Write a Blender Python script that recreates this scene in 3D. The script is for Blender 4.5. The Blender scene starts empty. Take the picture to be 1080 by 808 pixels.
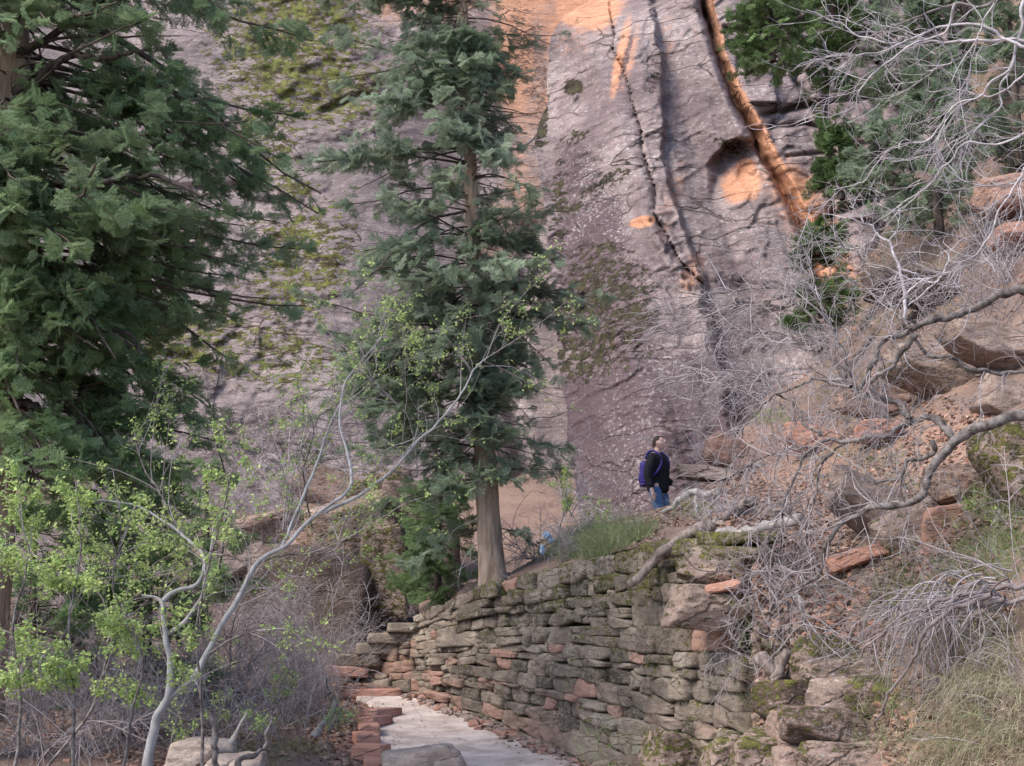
import bpy, math, random
import numpy as np
R = np.random.default_rng(11)
PI = math.pi
rad = math.radians
sc = bpy.context.scene
COL = sc.collection

# ------------------------------------------------------------------ camera
FPX, CX, CY, PITCH = 1484.0, 540.0, 404.0, rad(9.8)
cs, sn = math.cos(PITCH), math.sin(PITCH)
def P(px, py, d):
    """world point that stands d metres north of the camera in the direction of photo pixel (px,py)"""
    px, py, d = np.broadcast_arrays(np.asarray(px, float), np.asarray(py, float), np.asarray(d, float))
    x = (px-CX)/FPX; u = (CY-py)/FPX
    vy = cs-u*sn; vz = sn+u*cs
    return np.stack([x/vy*d, d, vz/vy*d], -1)
def K(py):
    u = (CY-np.asarray(py, float))/FPX
    return (sn+u*cs)/(cs-u*sn)
cam_d = bpy.data.cameras.new('camera'); cam = bpy.data.objects.new('camera', cam_d); COL.objects.link(cam)
cam_d.sensor_width = 36; cam_d.lens = 36*FPX/1080; cam_d.clip_end = 500; cam_d.clip_start = 0.1
cam.rotation_euler = (PI/2+PITCH, 0, 0); sc.camera = cam

# ------------------------------------------------------------------ noise
def _h(ix, iy, iz, s):
    h = (ix.astype(np.int64)*374761393 + iy.astype(np.int64)*668265263 + iz.astype(np.int64)*2147483647 + s*974711) & 0xffffffff
    h = ((h ^ (h >> 13))*1274126177) & 0xffffffff
    h = ((h ^ (h >> 16))*2246822519) & 0xffffffff
    h = h ^ (h >> 15)
    return (h & 0xffffff)/float(0xffffff)*2-1
def vn(p, s=0):
    f = np.floor(p); t = p-f; t = t*t*t*(t*(t*6-15)+10); i = f.astype(np.int64)
    X, Y, Z = i[..., 0], i[..., 1], i[..., 2]; a, b, c = t[..., 0], t[..., 1], t[..., 2]
    def L(dz):
        c00 = _h(X, Y, Z+dz, s); c10 = _h(X+1, Y, Z+dz, s); c01 = _h(X, Y+1, Z+dz, s); c11 = _h(X+1, Y+1, Z+dz, s)
        return (c00*(1-a)+c10*a)*(1-b)+(c01*(1-a)+c11*a)*b
    return L(0)*(1-c)+L(1)*c
def fbm(p, o=4, s=0, g=.5):
    r = 0; a = 1; n = 0
    for k in range(o):
        r = r+vn(p*2**k+k*17.3, s+k)*a; n += a; a *= g
    return r/n
def ridge(p, o=4, s=0):
    r = 0; a = 1; n = 0
    for k in range(o):
        r = r+(1-np.abs(vn(p*2**k+k*9.1, s+k))*2)*a; n += a; a *= .5
    return r/n
def p3(a, b, c=0.0):
    a, b, c = np.broadcast_arrays(a, b, c); return np.stack([a, b, c], -1).astype(float)
def sst(x, a, b):
    t = np.clip((x-a)/(b-a), 0, 1); return t*t*(3-2*t)
def nrm(v):
    return v/np.maximum(np.linalg.norm(v, axis=-1, keepdims=True), 1e-9)

# ------------------------------------------------------------------ mesh building
def mesh(name, V, F, mats, parent=None, loc=None, attr=None, smooth=True, fm=None):
    """V (n,3) world coords; F (m,3) or (m,4) or list of such arrays."""
    V = np.asarray(V, float)
    if parent is not None: off = np.array(PLOC.get(parent.name, (0, 0, 0)))
    elif loc is not None: off = np.array(loc, float)
    else: off = np.zeros(3)
    if not isinstance(F, list): F = [F]
    F = [f for f in F if len(f)]
    me = bpy.data.meshes.new(name)
    me.vertices.add(len(V)); me.vertices.foreach_set('co', (V-off).astype(np.float32).ravel())
    tot = [np.full(len(f), f.shape[1]) for f in F]; tot = np.concatenate(tot)
    li = np.concatenate([f.ravel() for f in F]).astype(np.int32)
    me.loops.add(len(li)); me.loops.foreach_set('vertex_index', li)
    me.polygons.add(len(tot)); st = np.concatenate([[0], np.cumsum(tot)[:-1]])
    me.polygons.foreach_set('loop_start', st.astype(np.int32)); me.polygons.foreach_set('loop_total', tot.astype(np.int32))
    if fm is not None: me.polygons.foreach_set('material_index', np.asarray(fm, np.int32))
    me.polygons.foreach_set('use_smooth', np.full(len(tot), smooth))
    me.update(calc_edges=True); me.validate(verbose=False)
    if attr is not None:
        a = me.color_attributes.new('m', 'FLOAT_COLOR', 'POINT')
        A = np.zeros((len(V), 4), np.float32); A[:, :attr.shape[1]] = attr
        a.data.foreach_set('color', A.ravel())
    for m in (mats if isinstance(mats, (list, tuple)) else [mats]): me.materials.append(m)
    o = bpy.data.objects.new(name, me); COL.objects.link(o)
    if parent is not None: o.parent = parent
    else: o.location = off
    return o
PLOC = {}
def tag(o, label=None, cat=None, group=None, kind=None):
    if label: o['label'] = label
    if cat: o['category'] = cat
    if group: o['group'] = group
    if kind: o['kind'] = kind
    return o
def thing(name, loc, label, cat, group=None):
    o = bpy.data.objects.new(name, None); COL.objects.link(o); o.location = tuple(float(v) for v in loc)
    o.empty_display_size = .2
    PLOC[o.name] = tuple(float(v) for v in loc); return tag(o, label, cat, group)
class Acc:
    """collects vertices, faces and attributes into one mesh"""
    def __init__(s): s.V = []; s.F3 = []; s.F4 = []; s.A = []; s.n = 0
    def add(s, V, F, A=None):
        V = np.asarray(V, float).reshape(-1, 3); F = np.asarray(F)
        (s.F3 if F.shape[1] == 3 else s.F4).append(F+s.n); s.V.append(V)
        if A is None: A = np.zeros(4)
        A = np.asarray(A, float); s.A.append(np.broadcast_to(A, (len(V), 4)) if A.ndim == 1 else A); s.n += len(V)
    def build(s, name, mat, **kw):
        F = []
        if s.F3: F.append(np.concatenate(s.F3))
        if s.F4: F.append(np.concatenate(s.F4))
        return mesh(name, np.concatenate(s.V), F, mat, attr=np.concatenate(s.A), **kw)
def gridF(nr, nc, flip=False):
    i = np.arange(nr*nc).reshape(nr, nc)
    a, b, c, d = i[:-1, :-1].ravel(), i[:-1, 1:].ravel(), i[1:, 1:].ravel(), i[1:, :-1].ravel()
    return np.stack([a, d, c, b] if not flip else [a, b, c, d], -1)

# ------------------------------------------------------------------ materials
class NT:
    def __init__(s, name):
        s.m = bpy.data.materials.new(name); s.m.use_nodes = True; s.t = s.m.node_tree; s.t.nodes.clear()
        s.out = s.n('ShaderNodeOutputMaterial')
    def n(s, ty, **kw):
        o = s.t.nodes.new(ty)
        for k, v in kw.items(): setattr(o, k, v)
        return o
    def l(s, a, b): s.t.links.new(a, b)
    def v(s, sock, val):
        if hasattr(val, 'links'): s.l(val, sock)
        else:
            if isinstance(val, (tuple, list)) and len(val) == 3 and sock.type == 'RGBA': val = (*val, 1)
            sock.default_value = val
    def math(s, op, a, b=0.0, c=0.0, clamp=False):
        o = s.n('ShaderNodeMath', operation=op, use_clamp=clamp); s.v(o.inputs[0], a); s.v(o.inputs[1], b); s.v(o.inputs[2], c); return o.outputs[0]
    def mix(s, f, a, b):
        o = s.n('ShaderNodeMix', data_type='RGBA', clamp_factor=True); s.v(o.inputs[0], f); s.v(o.inputs[6], a); s.v(o.inputs[7], b); return o.outputs[2]
    def mul(s, f, a, b):
        o = s.n('ShaderNodeMix', data_type='RGBA', blend_type='MULTIPLY'); s.v(o.inputs[0], f); s.v(o.inputs[6], a); s.v(o.inputs[7], b); return o.outputs[2]
    def ss(s, x, a, b):
        o = s.n('ShaderNodeMapRange', interpolation_type='SMOOTHSTEP'); s.v(o.inputs[0], x); o.inputs[1].default_value = a; o.inputs[2].default_value = b; return o.outputs[0]
    def noise(s, scale, detail=5, rough=.55, co=None, dist=0.0):
        o = s.n('ShaderNodeTexNoise'); o.inputs['Scale'].default_value = scale; o.inputs['Detail'].default_value = detail
        o.inputs['Roughness'].default_value = rough; o.inputs['Distortion'].default_value = dist
        if co is not None: s.l(co, o.inputs['Vector'])
        return o.outputs['Fac']
    def co(s, scale=(1, 1, 1), rot=(0, 0, 0)):
        t = s.n('ShaderNodeTexCoord'); m = s.n('ShaderNodeMapping'); s.l(t.outputs['Object'], m.inputs[0])
        m.inputs['Scale'].default_value = scale; m.inputs['Rotation'].default_value = rot; return m.outputs[0]
    def attr(s):
        a = s.n('ShaderNodeAttribute', attribute_name='m'); p = s.n('ShaderNodeSeparateColor'); s.l(a.outputs['Color'], p.inputs[0])
        return p.outputs[0], p.outputs[1], p.outputs[2], a.outputs['Alpha']
    def bsdf(s, col, rough=.9, bump=None, bs=.3, bd=.02, spec=.25, trans=0.0):
        b = s.n('ShaderNodeBsdfPrincipled'); s.v(b.inputs['Base Color'], col); s.v(b.inputs['Roughness'], rough); b.inputs['Specular IOR Level'].default_value = spec
        if bump is not None:
            k = s.n('ShaderNodeBump'); k.inputs['Strength'].default_value = bs; k.inputs['Distance'].default_value = bd; s.l(bump, k.inputs['Height']); s.l(k.outputs[0], b.inputs['Normal'])
        if trans:
            t = s.n('ShaderNodeBsdfTranslucent'); s.v(t.inputs[0], col); x = s.n('ShaderNodeMixShader'); x.inputs[0].default_value = trans
            s.l(b.outputs[0], x.inputs[1]); s.l(t.outputs[0], x.inputs[2]); s.l(x.outputs[0], s.out.inputs[0])
        else: s.l(b.outputs[0], s.out.inputs[0])
        return s.m

def rock_mat(name, c1, c2, orange=(.42, .17, .085), dark=(.07, .05, .05), moss1=(.045, .05, .015), moss2=(.12, .13, .03), fleck=(.44, .41, .42), fs=1.0, rotz=0.0,
             tilt=0.45, bs=.5, bd=.04, moss_k=.9, fleck_amt=1.0, crack=.5):
    """m.r moss, m.g orange/red and painted warm glow, m.b dark varnish, soil and painted facet shade, m.a pale flecks"""
    t = NT(name); mo, og, dk, pl = t.attr()
    c = t.co(); ca = t.co((1.0, 1.0, 2.0), (0, tilt, rotz)); cb = t.co((.8, .8, 3.2), (0, tilt*.8, rotz)); cf = t.co((1, 1, 2.0), (0, tilt, rotz))
    n1 = t.noise(.55*fs, 8, .6, c); n2 = t.noise(3.1*fs, 7, .65, ca); n3 = t.noise(8*fs, 5, .62, cf); n4 = t.noise(2.2*fs, 6, .7, cb); nf = t.noise(38*fs, 3, .6, c)
    col = t.mix(t.ss(n1, .36, .64), c1, c2)
    col = t.mul(.75, col, t.mix(t.ss(n4, .35, .68), (.66, .64, .66, 1), (1.2, 1.18, 1.16, 1)))
    wv = t.n('ShaderNodeVectorMath', operation='ADD'); wn = t.n('ShaderNodeTexNoise'); wn.inputs['Scale'].default_value = 1.3*fs; wn.inputs['Detail'].default_value = 5; t.l(c, wn.inputs['Vector'])
    wm = t.n('ShaderNodeVectorMath', operation='SCALE'); t.l(wn.outputs['Color'], wm.inputs[0]); wm.inputs['Scale'].default_value = .9/fs; t.l(cb, wv.inputs[0]); t.l(wm.outputs[0], wv.inputs[1])
    vo = t.n('ShaderNodeTexVoronoi', feature='DISTANCE_TO_EDGE'); vo.inputs['Scale'].default_value = crack*fs; t.l(wv.outputs[0], vo.inputs['Vector']); ck = t.math('MULTIPLY', t.math('SUBTRACT', 1.0, t.ss(vo.outputs['Distance'], .0, .028)), t.ss(n1, .42, .58))
    ogm = t.ss(t.math('ADD', og, t.math('MULTIPLY', t.math('SUBTRACT', n2, .5), .9)), .25, .75)
    ocol = t.mix(t.ss(n4, .35, .65), orange, tuple(min(1, x*1.22+.03) for x in orange))
    col = t.mix(ogm, col, ocol)
    dkm = t.ss(t.math('ADD', dk, t.math('MULTIPLY', t.math('SUBTRACT', t.math('ADD', t.math('MULTIPLY', n2, .5), t.math('MULTIPLY', n3, .5)), .5), 2.4)), .36, .62)
    col = t.mix(t.math('MULTIPLY', dkm, .85), col, dark)
    fl = t.ss(t.math('ADD', n3, t.math('MULTIPLY', t.math('SUBTRACT', n1, .5), .35)), .565, .64)
    fl2 = t.ss(n2, .58, .66)
    col = t.mix(t.math('MULTIPLY', t.math('MULTIPLY', fl, pl), .8*fleck_amt), col, fleck)
    col = t.mix(t.math('MULTIPLY', t.math('MULTIPLY', fl2, pl), .28*fleck_amt), col, fleck)
    mm = t.ss(t.math('ADD', mo, t.math('MULTIPLY', t.math('SUBTRACT', t.math('ADD', t.math('MULTIPLY', n2, .6), t.math('MULTIPLY', n3, .4)), .5), moss_k*3.6)), .46, .52)
    mc = t.mix(t.ss(t.noise(5*fs, 4, .7, c), .4, .62), moss1, moss2)
    col = t.mix(t.math('MULTIPLY', mm, .92), col, mc)
    col = t.mul(.9, col, t.mix(t.ss(nf, .3, .7), (.72, .72, .72, 1), (1.22, 1.22, 1.22, 1)))
    col = t.mix(t.math('MULTIPLY', ck, .75), col, (.05, .035, .03, 1))
    b = t.math('ADD', t.math('MULTIPLY', n2, 1.2), t.math('ADD', t.math('MULTIPLY', n3, .55), t.math('ADD', t.math('MULTIPLY', nf, .18), t.math('MULTIPLY', mm, .35))))
    b = t.math('SUBTRACT', b, t.math('MULTIPLY', ck, .7))
    return t.bsdf(col, .93, b, bs, bd, .15)

M = {}
M['slab'] = rock_mat('slab_rock', (.215, .180, .180), (.30, .248, .243), orange=(.47, .265, .175), moss1=(.06, .052, .022), moss2=(.15, .17, .04), tilt=-.5, fleck_amt=.8, bs=.85)
M['cliff'] = rock_mat('cliff_rock', (.175, .138, .142), (.29, .236, .232), orange=(.45, .225, .135), dark=(.085, .06, .068), moss1=(.022, .02, .013), moss2=(.055, .053, .024), tilt=.55, bs=.85, fleck_amt=.8)
M['stone'] = rock_mat('wall_stone', (.165, .138, .115), (.315, .265, .215), orange=(.275, .165, .13), dark=(.05, .045, .035), moss1=(.055, .055, .02), moss2=(.13, .135, .035), fs=3.2, tilt=.05, bs=.7, bd=.02, fleck=(.34, .34, .30))
M['palerock'] = rock_mat('pale_sandstone', (.36, .30, .265), (.46, .39, .35), orange=(.4, .25, .2), fs=2.2, tilt=.2, bs=.9, bd=.02)
M['boulder'] = rock_mat('boulder_rock', (.22, .17, .145), (.36, .28, .24), orange=(.36, .19, .14), dark=(.07, .05, .04), moss1=(.055, .055, .02), moss2=(.14, .145, .035), fs=2.2, tilt=.2, bs=.9, bd=.03)

def soil_mat():
    t = NT('red_soil'); mo, og, dk, pl = t.attr(); c = t.co()
    n1 = t.noise(1.2, 8, .65, c); n2 = t.noise(9, 7, .7, c); n3 = t.noise(45, 4, .7, c)
    vo = t.n('ShaderNodeTexVoronoi'); vo.inputs['Scale'].default_value = 28; t.l(c, vo.inputs['Vector'])
    col = t.mix(t.ss(n1, .35, .65), (.19, .135, .12), (.28, .20, .17))
    col = t.mix(t.ss(t.math('ADD', og, t.math('MULTIPLY', t.math('SUBTRACT', n2, .5), .9)), .3, .8), col, (.345, .225, .18))
    col = t.mix(t.math('MULTIPLY', t.ss(n2, .5, .68), .6), col, (.34, .25, .22))
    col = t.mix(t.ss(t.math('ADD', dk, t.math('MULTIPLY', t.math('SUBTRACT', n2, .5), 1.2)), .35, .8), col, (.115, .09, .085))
    col = t.mix(t.ss(t.math('ADD', mo, t.math('MULTIPLY', t.math('SUBTRACT', n2, .5), 1.6)), .4, .65), col, (.10, .115, .05))
    col = t.mul(.8, col, t.mix(n3, (.5, .5, .5, 1), (1.45, 1.45, 1.4, 1)))
    b = t.math('ADD', n2, t.math('ADD', t.math('MULTIPLY', n3, .5), t.math('MULTIPLY', vo.outputs['Distance'], .5)))
    return t.bsdf(col, .97, b, .8, .05, .1)
M['soil'] = soil_mat()
def simple(name, c1, c2, scale=8, rough=.9, bs=.3, bd=.01, stretch=(1, 1, 1), trans=0.0, useattr=False, c3=None, spec=.2):
    t = NT(name); c = t.co(stretch); n1 = t.noise(scale, 6, .65, c); n2 = t.noise(scale*5, 4, .6, c)
    col = t.mix(t.ss(n1, .33, .67), c1, c2)
    if useattr:
        a = t.attr(); col = t.mix(a[0], col, c3)
        col = t.mul(1.0, col, t.mix(a[1], (.6, .6, .6, 1), (1.35, 1.35, 1.35, 1)))
    b = t.math('ADD', n1, t.math('MULTIPLY', n2, .5))
    return t.bsdf(col, rough, b if bs else None, bs, bd, spec, trans)
M['path'] = simple('worn_concrete', (.43, .35, .31), (.67, .58, .54), 3.2, .9, .6, .01)
M['redstone'] = rock_mat('red_kerb_stone', (.38, .20, .165), (.50, .30, .255), orange=(.5, .25, .18), fs=3, bs=.5, bd=.015, fleck=(.5, .42, .38), tilt=.05)
M['bark'] = simple('conifer_bark', (.20, .145, .11), (.43, .33, .26), 11, .95, 1.0, .03, (1, 1, .16))
M['darkbark'] = simple('dark_branch_bark', (.045, .035, .03), (.12, .095, .085), 12, .95, .6, .01, (1, 1, .4))
M['greybark'] = simple('grey_branch_bark', (.06, .05, .046), (.23, .205, .20), 14, .9, .8, .012, (1, 1, 1))
M['twig'] = simple('pale_twig_bark', (.28, .26, .275), (.50, .47, .50), 9, .9, 0, .01, useattr=True, c3=(.15, .11, .105))
M['whitebark'] = simple('white_sapling_bark', (.22, .215, .22), (.40, .395, .41), 9, .85, .5, .01, (1, 1, .5))
M['dryg'] = simple('dry_grass', (.34, .28, .21), (.50, .43, .34), 3, .95, 0, useattr=True, c3=(.20, .28, .11), trans=.3)
M['leaf'] = simple('spring_leaf', (.42, .54, .19), (.54, .64, .28), 2.0, .6, 0, useattr=True, c3=(.30, .43, .14), trans=.45, spec=.3)
M['needle'] = simple('fir_needles', (.135, .22, .09), (.19, .28, .125), 1.6, .65, 0, useattr=True, c3=(.32, .42, .26), trans=.5, spec=.3)
M['needle2'] = simple('blue_fir_needles', (.14, .20, .12), (.20, .27, .175), 1.6, .65, 0, useattr=True, c3=(.42, .50, .38), trans=.5, spec=.3)
M['needle3'] = simple('juniper_needles', (.09, .16, .05), (.14, .22, .08), 1.6, .65, 0, useattr=True, c3=(.16, .22, .10), trans=.3, spec=.3)
M['litter'] = simple('leaf_litter', (.17, .10, .075), (.30, .19, .14), 5, .95, 0, useattr=True, c3=(.42, .30, .26))
M['wood'] = simple('weathered_wood', (.13, .10, .09), (.30, .255, .235), 10, .9, .9, .015, (1.6, 1.6, .5))
M['palewood'] = simple('bleached_wood', (.24, .22, .215), (.40, .375, .36), 10, .9, .6, .01)

# ------------------------------------------------------------------ curves and tubes
def frames(T):
    ref = np.where(np.abs(T[..., 2:3]) > .9, np.array([1., 0, 0]), np.array([0, 0, 1.]))
    a = nrm(np.cross(T, ref)); return a, np.cross(T, a)
def tubes(pts, r, sides=4):
    """pts (N,K,3), r (N,K) -> verts, faces"""
    N, Kk, _ = pts.shape
    T = nrm(np.gradient(pts, axis=1)); Tm = nrm(pts[:, -1]-pts[:, 0])
    a0, _ = frames(Tm); a0 = np.broadcast_to(a0[:, None], T.shape)
    a = nrm(a0-T*np.sum(a0*T, -1, keepdims=True)); b = np.cross(T, a)
    th = np.arange(sides)/sides*2*PI
    V = pts[:, :, None]+r[:, :, None, None]*(a[:, :, None]*np.cos(th)[None, None, :, None]+b[:, :, None]*np.sin(th)[None, None, :, None])
    idx = np.arange(N*Kk*sides).reshape(N, Kk, sides); nx = np.roll(idx, -1, axis=2)
    F = np.stack([idx[:, :-1], nx[:, :-1], nx[:, 1:], idx[:, 1:]], -1).reshape(-1, 4)
    return V.reshape(-1, 3), F
def spline(C, n):
    C = np.asarray(C, float)
    if len(C) == 2: return C[0]+(C[1]-C[0])*np.linspace(0, 1, n)[:, None]
    Q = np.vstack([2*C[0]-C[1], C, 2*C[-1]-C[-2]]); m = len(C)-1
    t = np.linspace(0, m-1e-6, n); i = t.astype(int); f = (t-i)[:, None]
    a, b, c, d = Q[i], Q[i+1], Q[i+2], Q[i+3]
    return .5*(2*b+(c-a)*f+(2*a-5*b+4*c-d)*f*f+(3*b-a-3*c+d)*f**3)
def traced(pp, d0, d1, r0, r1, n=40, kink=.012, seed=0):
    """limb traced through photo pixels, depth running from d0 to d1 -> pts, radii"""
    pp = np.asarray(pp, float)
    if pp.shape[1] == 3: d = pp[:, 2]
    else: d = np.linspace(d0, d1, len(pp))
    W = spline(P(pp[:, 0], pp[:, 1], d), n)
    q = W*2.3+seed*7.7
    W = W+np.stack([fbm(q*3, 3, seed), fbm(q*3+50, 3, seed)*2, fbm(q*3+90, 3, seed)], -1)*kink*3
    t = np.linspace(0, 1, n); rr = (r0+(r1-r0)*t**.85)*(1+.16*fbm(W*9, 3, seed+5))
    return W, rr
def one(acc, W, r, sides=8, A=None):
    V, F = tubes(W[None], r[None], sides); acc.add(V, F, A)
def rdir(n):
    return nrm(R.normal(size=(n, 3)))
def grow(S, D, L, Kk=7, wig=.35, grav=0.0, up=0.0, curl=0.0):
    """random walk twigs; S,D (n,3), L (n,)"""
    n = len(S); pts = np.zeros((n, Kk, 3)); pts[:, 0] = S; d = nrm(D); w = rdir(n)
    for k in range(1, Kk):
        w = nrm(w+rdir(n)*.9)
        d = nrm(d+w*wig*R.uniform(.3, 1, (n, 1))+np.array([0, 0, up-grav]))
        pts[:, k] = pts[:, k-1]+d*(L/(Kk-1))[:, None]
    return pts
def sprout(pts, nper, ang=(.5, 1.1), t0=.15, t1=1.0):
    """start points and directions of side shoots along parents pts (N,K,3)"""
    N, Kk, _ = pts.shape; cnt = R.poisson(nper, N) if np.isscalar(nper) else nper
    pid = np.repeat(np.arange(N), cnt); n = len(pid)
    t = R.uniform(t0, t1, n)*(Kk-1.001); i = t.astype(int); f = (t-i)[:, None]
    S = pts[pid, i]*(1-f)+pts[pid, i+1]*f; T = nrm(pts[pid, i+1]-pts[pid, i])
    q = rdir(n); q = nrm(q-T*np.sum(q*T, -1, keepdims=True)); a = R.uniform(*ang, n)[:, None]
    return S, T*np.cos(a)+q*np.sin(a), pid, t/(Kk-1)
def twigtree(acc, base, L1=.7, n1=6, L2=.35, n2=4, L3=.15, n3=0, r1=.007, wig=.4, grav=0., up=0., Kk=8, tone=(0., .5), ang=(.5, 1.2), t0=.1, flat=1.0):
    """side shoots in up to three orders; base (N,K,3). returns all tips"""
    out = []; S, D, pid, t = sprout(base, n1, ang, t0)
    if flat != 1: D[:, 1] *= flat
    for lv, (L, n, r) in enumerate(((L1, n2, r1), (L2, n3, r1*.6), (L3, 0, r1*.42))):
        if not len(S): break
        ln = L*R.uniform(.45, 1.3, len(S)); kk = max(4, Kk-2*lv)
        pts = grow(S, D, ln, kk, wig, grav, up)
        rr = (r*R.uniform(.6, 1.25, len(S)))[:, None]*np.linspace(1, .42, kk)[None]
        V, F = tubes(pts, rr, 4 if lv == 0 else 3)
        A = np.zeros((len(S), kk, 3 if lv else 4, 4)); A[..., 0] = np.clip(tone[0]+R.normal(0, .2, len(S)), 0, 1)[:, None, None]; A[..., 1] = np.clip(tone[1]+R.normal(0, .22, len(S)), 0, 1)[:, None, None]
        acc.add(V, F, A.reshape(-1, 4)); out.append(pts)
        if lv == 2 or n == 0: break
        S, D, pid, t = sprout(pts, n, ang, .15)
        if flat != 1: D[:, 1] *= flat
    return out

# ------------------------------------------------------------------ scattering prototypes
def place(protV, protF, pos, X, Y, Z, s, A=None):
    """instances of one prototype baked into arrays; X,Y,Z axes (n,3)"""
    n = len(pos); m = len(protV); s = np.asarray(s)
    if s.ndim == 1: s = s[:, None]*np.ones(3)
    V = pos[:, None]+(protV[None, :, 0:1]*X[:, None]*s[:, None, 0:1]+protV[None, :, 1:2]*Y[:, None]*s[:, None, 1:2]+protV[None, :, 2:3]*Z[:, None]*s[:, None, 2:3])
    F = (protF[None]+(np.arange(n)*m)[:, None, None]).reshape(-1, protF.shape[1])
    if A is not None: A = np.repeat(A, m, axis=0)
    return V.reshape(-1, 3), F, A
def basis(D, roll=None, updir=(0, 0, 1)):
    D = nrm(D); U = np.broadcast_to(np.array(updir, float), D.shape); U = U+R.normal(0, .25 if roll is None else roll, D.shape)
    S = nrm(np.cross(U, D)); return D, S, np.cross(D, S)
def spray_proto(seed, nt=7, nn=9, nl=.13, nw=.022):
    r = np.random.default_rng(seed); V = []; F = []
    def needles(a, b, cnt):
        a = np.array(a); b = np.array(b); d = (b-a)/np.linalg.norm(b-a); s = np.cross(d, [0, 0, 1.]); s /= np.linalg.norm(s)
        for k in range(cnt):
            for sd in (-1, 1):
                p = a+(b-a)*(k+r.uniform(0, 1))/cnt; dr = d*r.uniform(.5, .9)+s*sd*r.uniform(.5, 1)+np.array([0, 0, r.uniform(-.15, .75)]); dr /= np.linalg.norm(dr)
                w = np.cross(dr, [r.uniform(-1, 1), r.uniform(-1, 1), 1.2]); w /= np.linalg.norm(w); w *= nw; i = len(V)
                V.extend([p-w, p+w, p+dr*nl*r.uniform(.7, 1.2)]); F.append((i, i+1, i+2))
    tip = np.array([1., 0, 0]); needles((0, 0, 0), (1, 0, -.08), nn+4)
    for k in range(nt):
        x = .08+.78*(k+.5)/nt
        for sd in (-1, 1):
            L = (1.0-x)*.62+.16; a = (x, 0, -.02); ang = r.uniform(.6, .95)
            needles(a, (x+L*math.cos(ang), sd*L*math.sin(ang), r.uniform(-.14, .04)), int(nn*(.4+L)))
    return np.array(V), np.array(F)
SPR = [spray_proto(k) for k in range(4)]
SPR_LO = [spray_proto(k+9, 5, 5, .2, .04) for k in range(3)]

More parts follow.
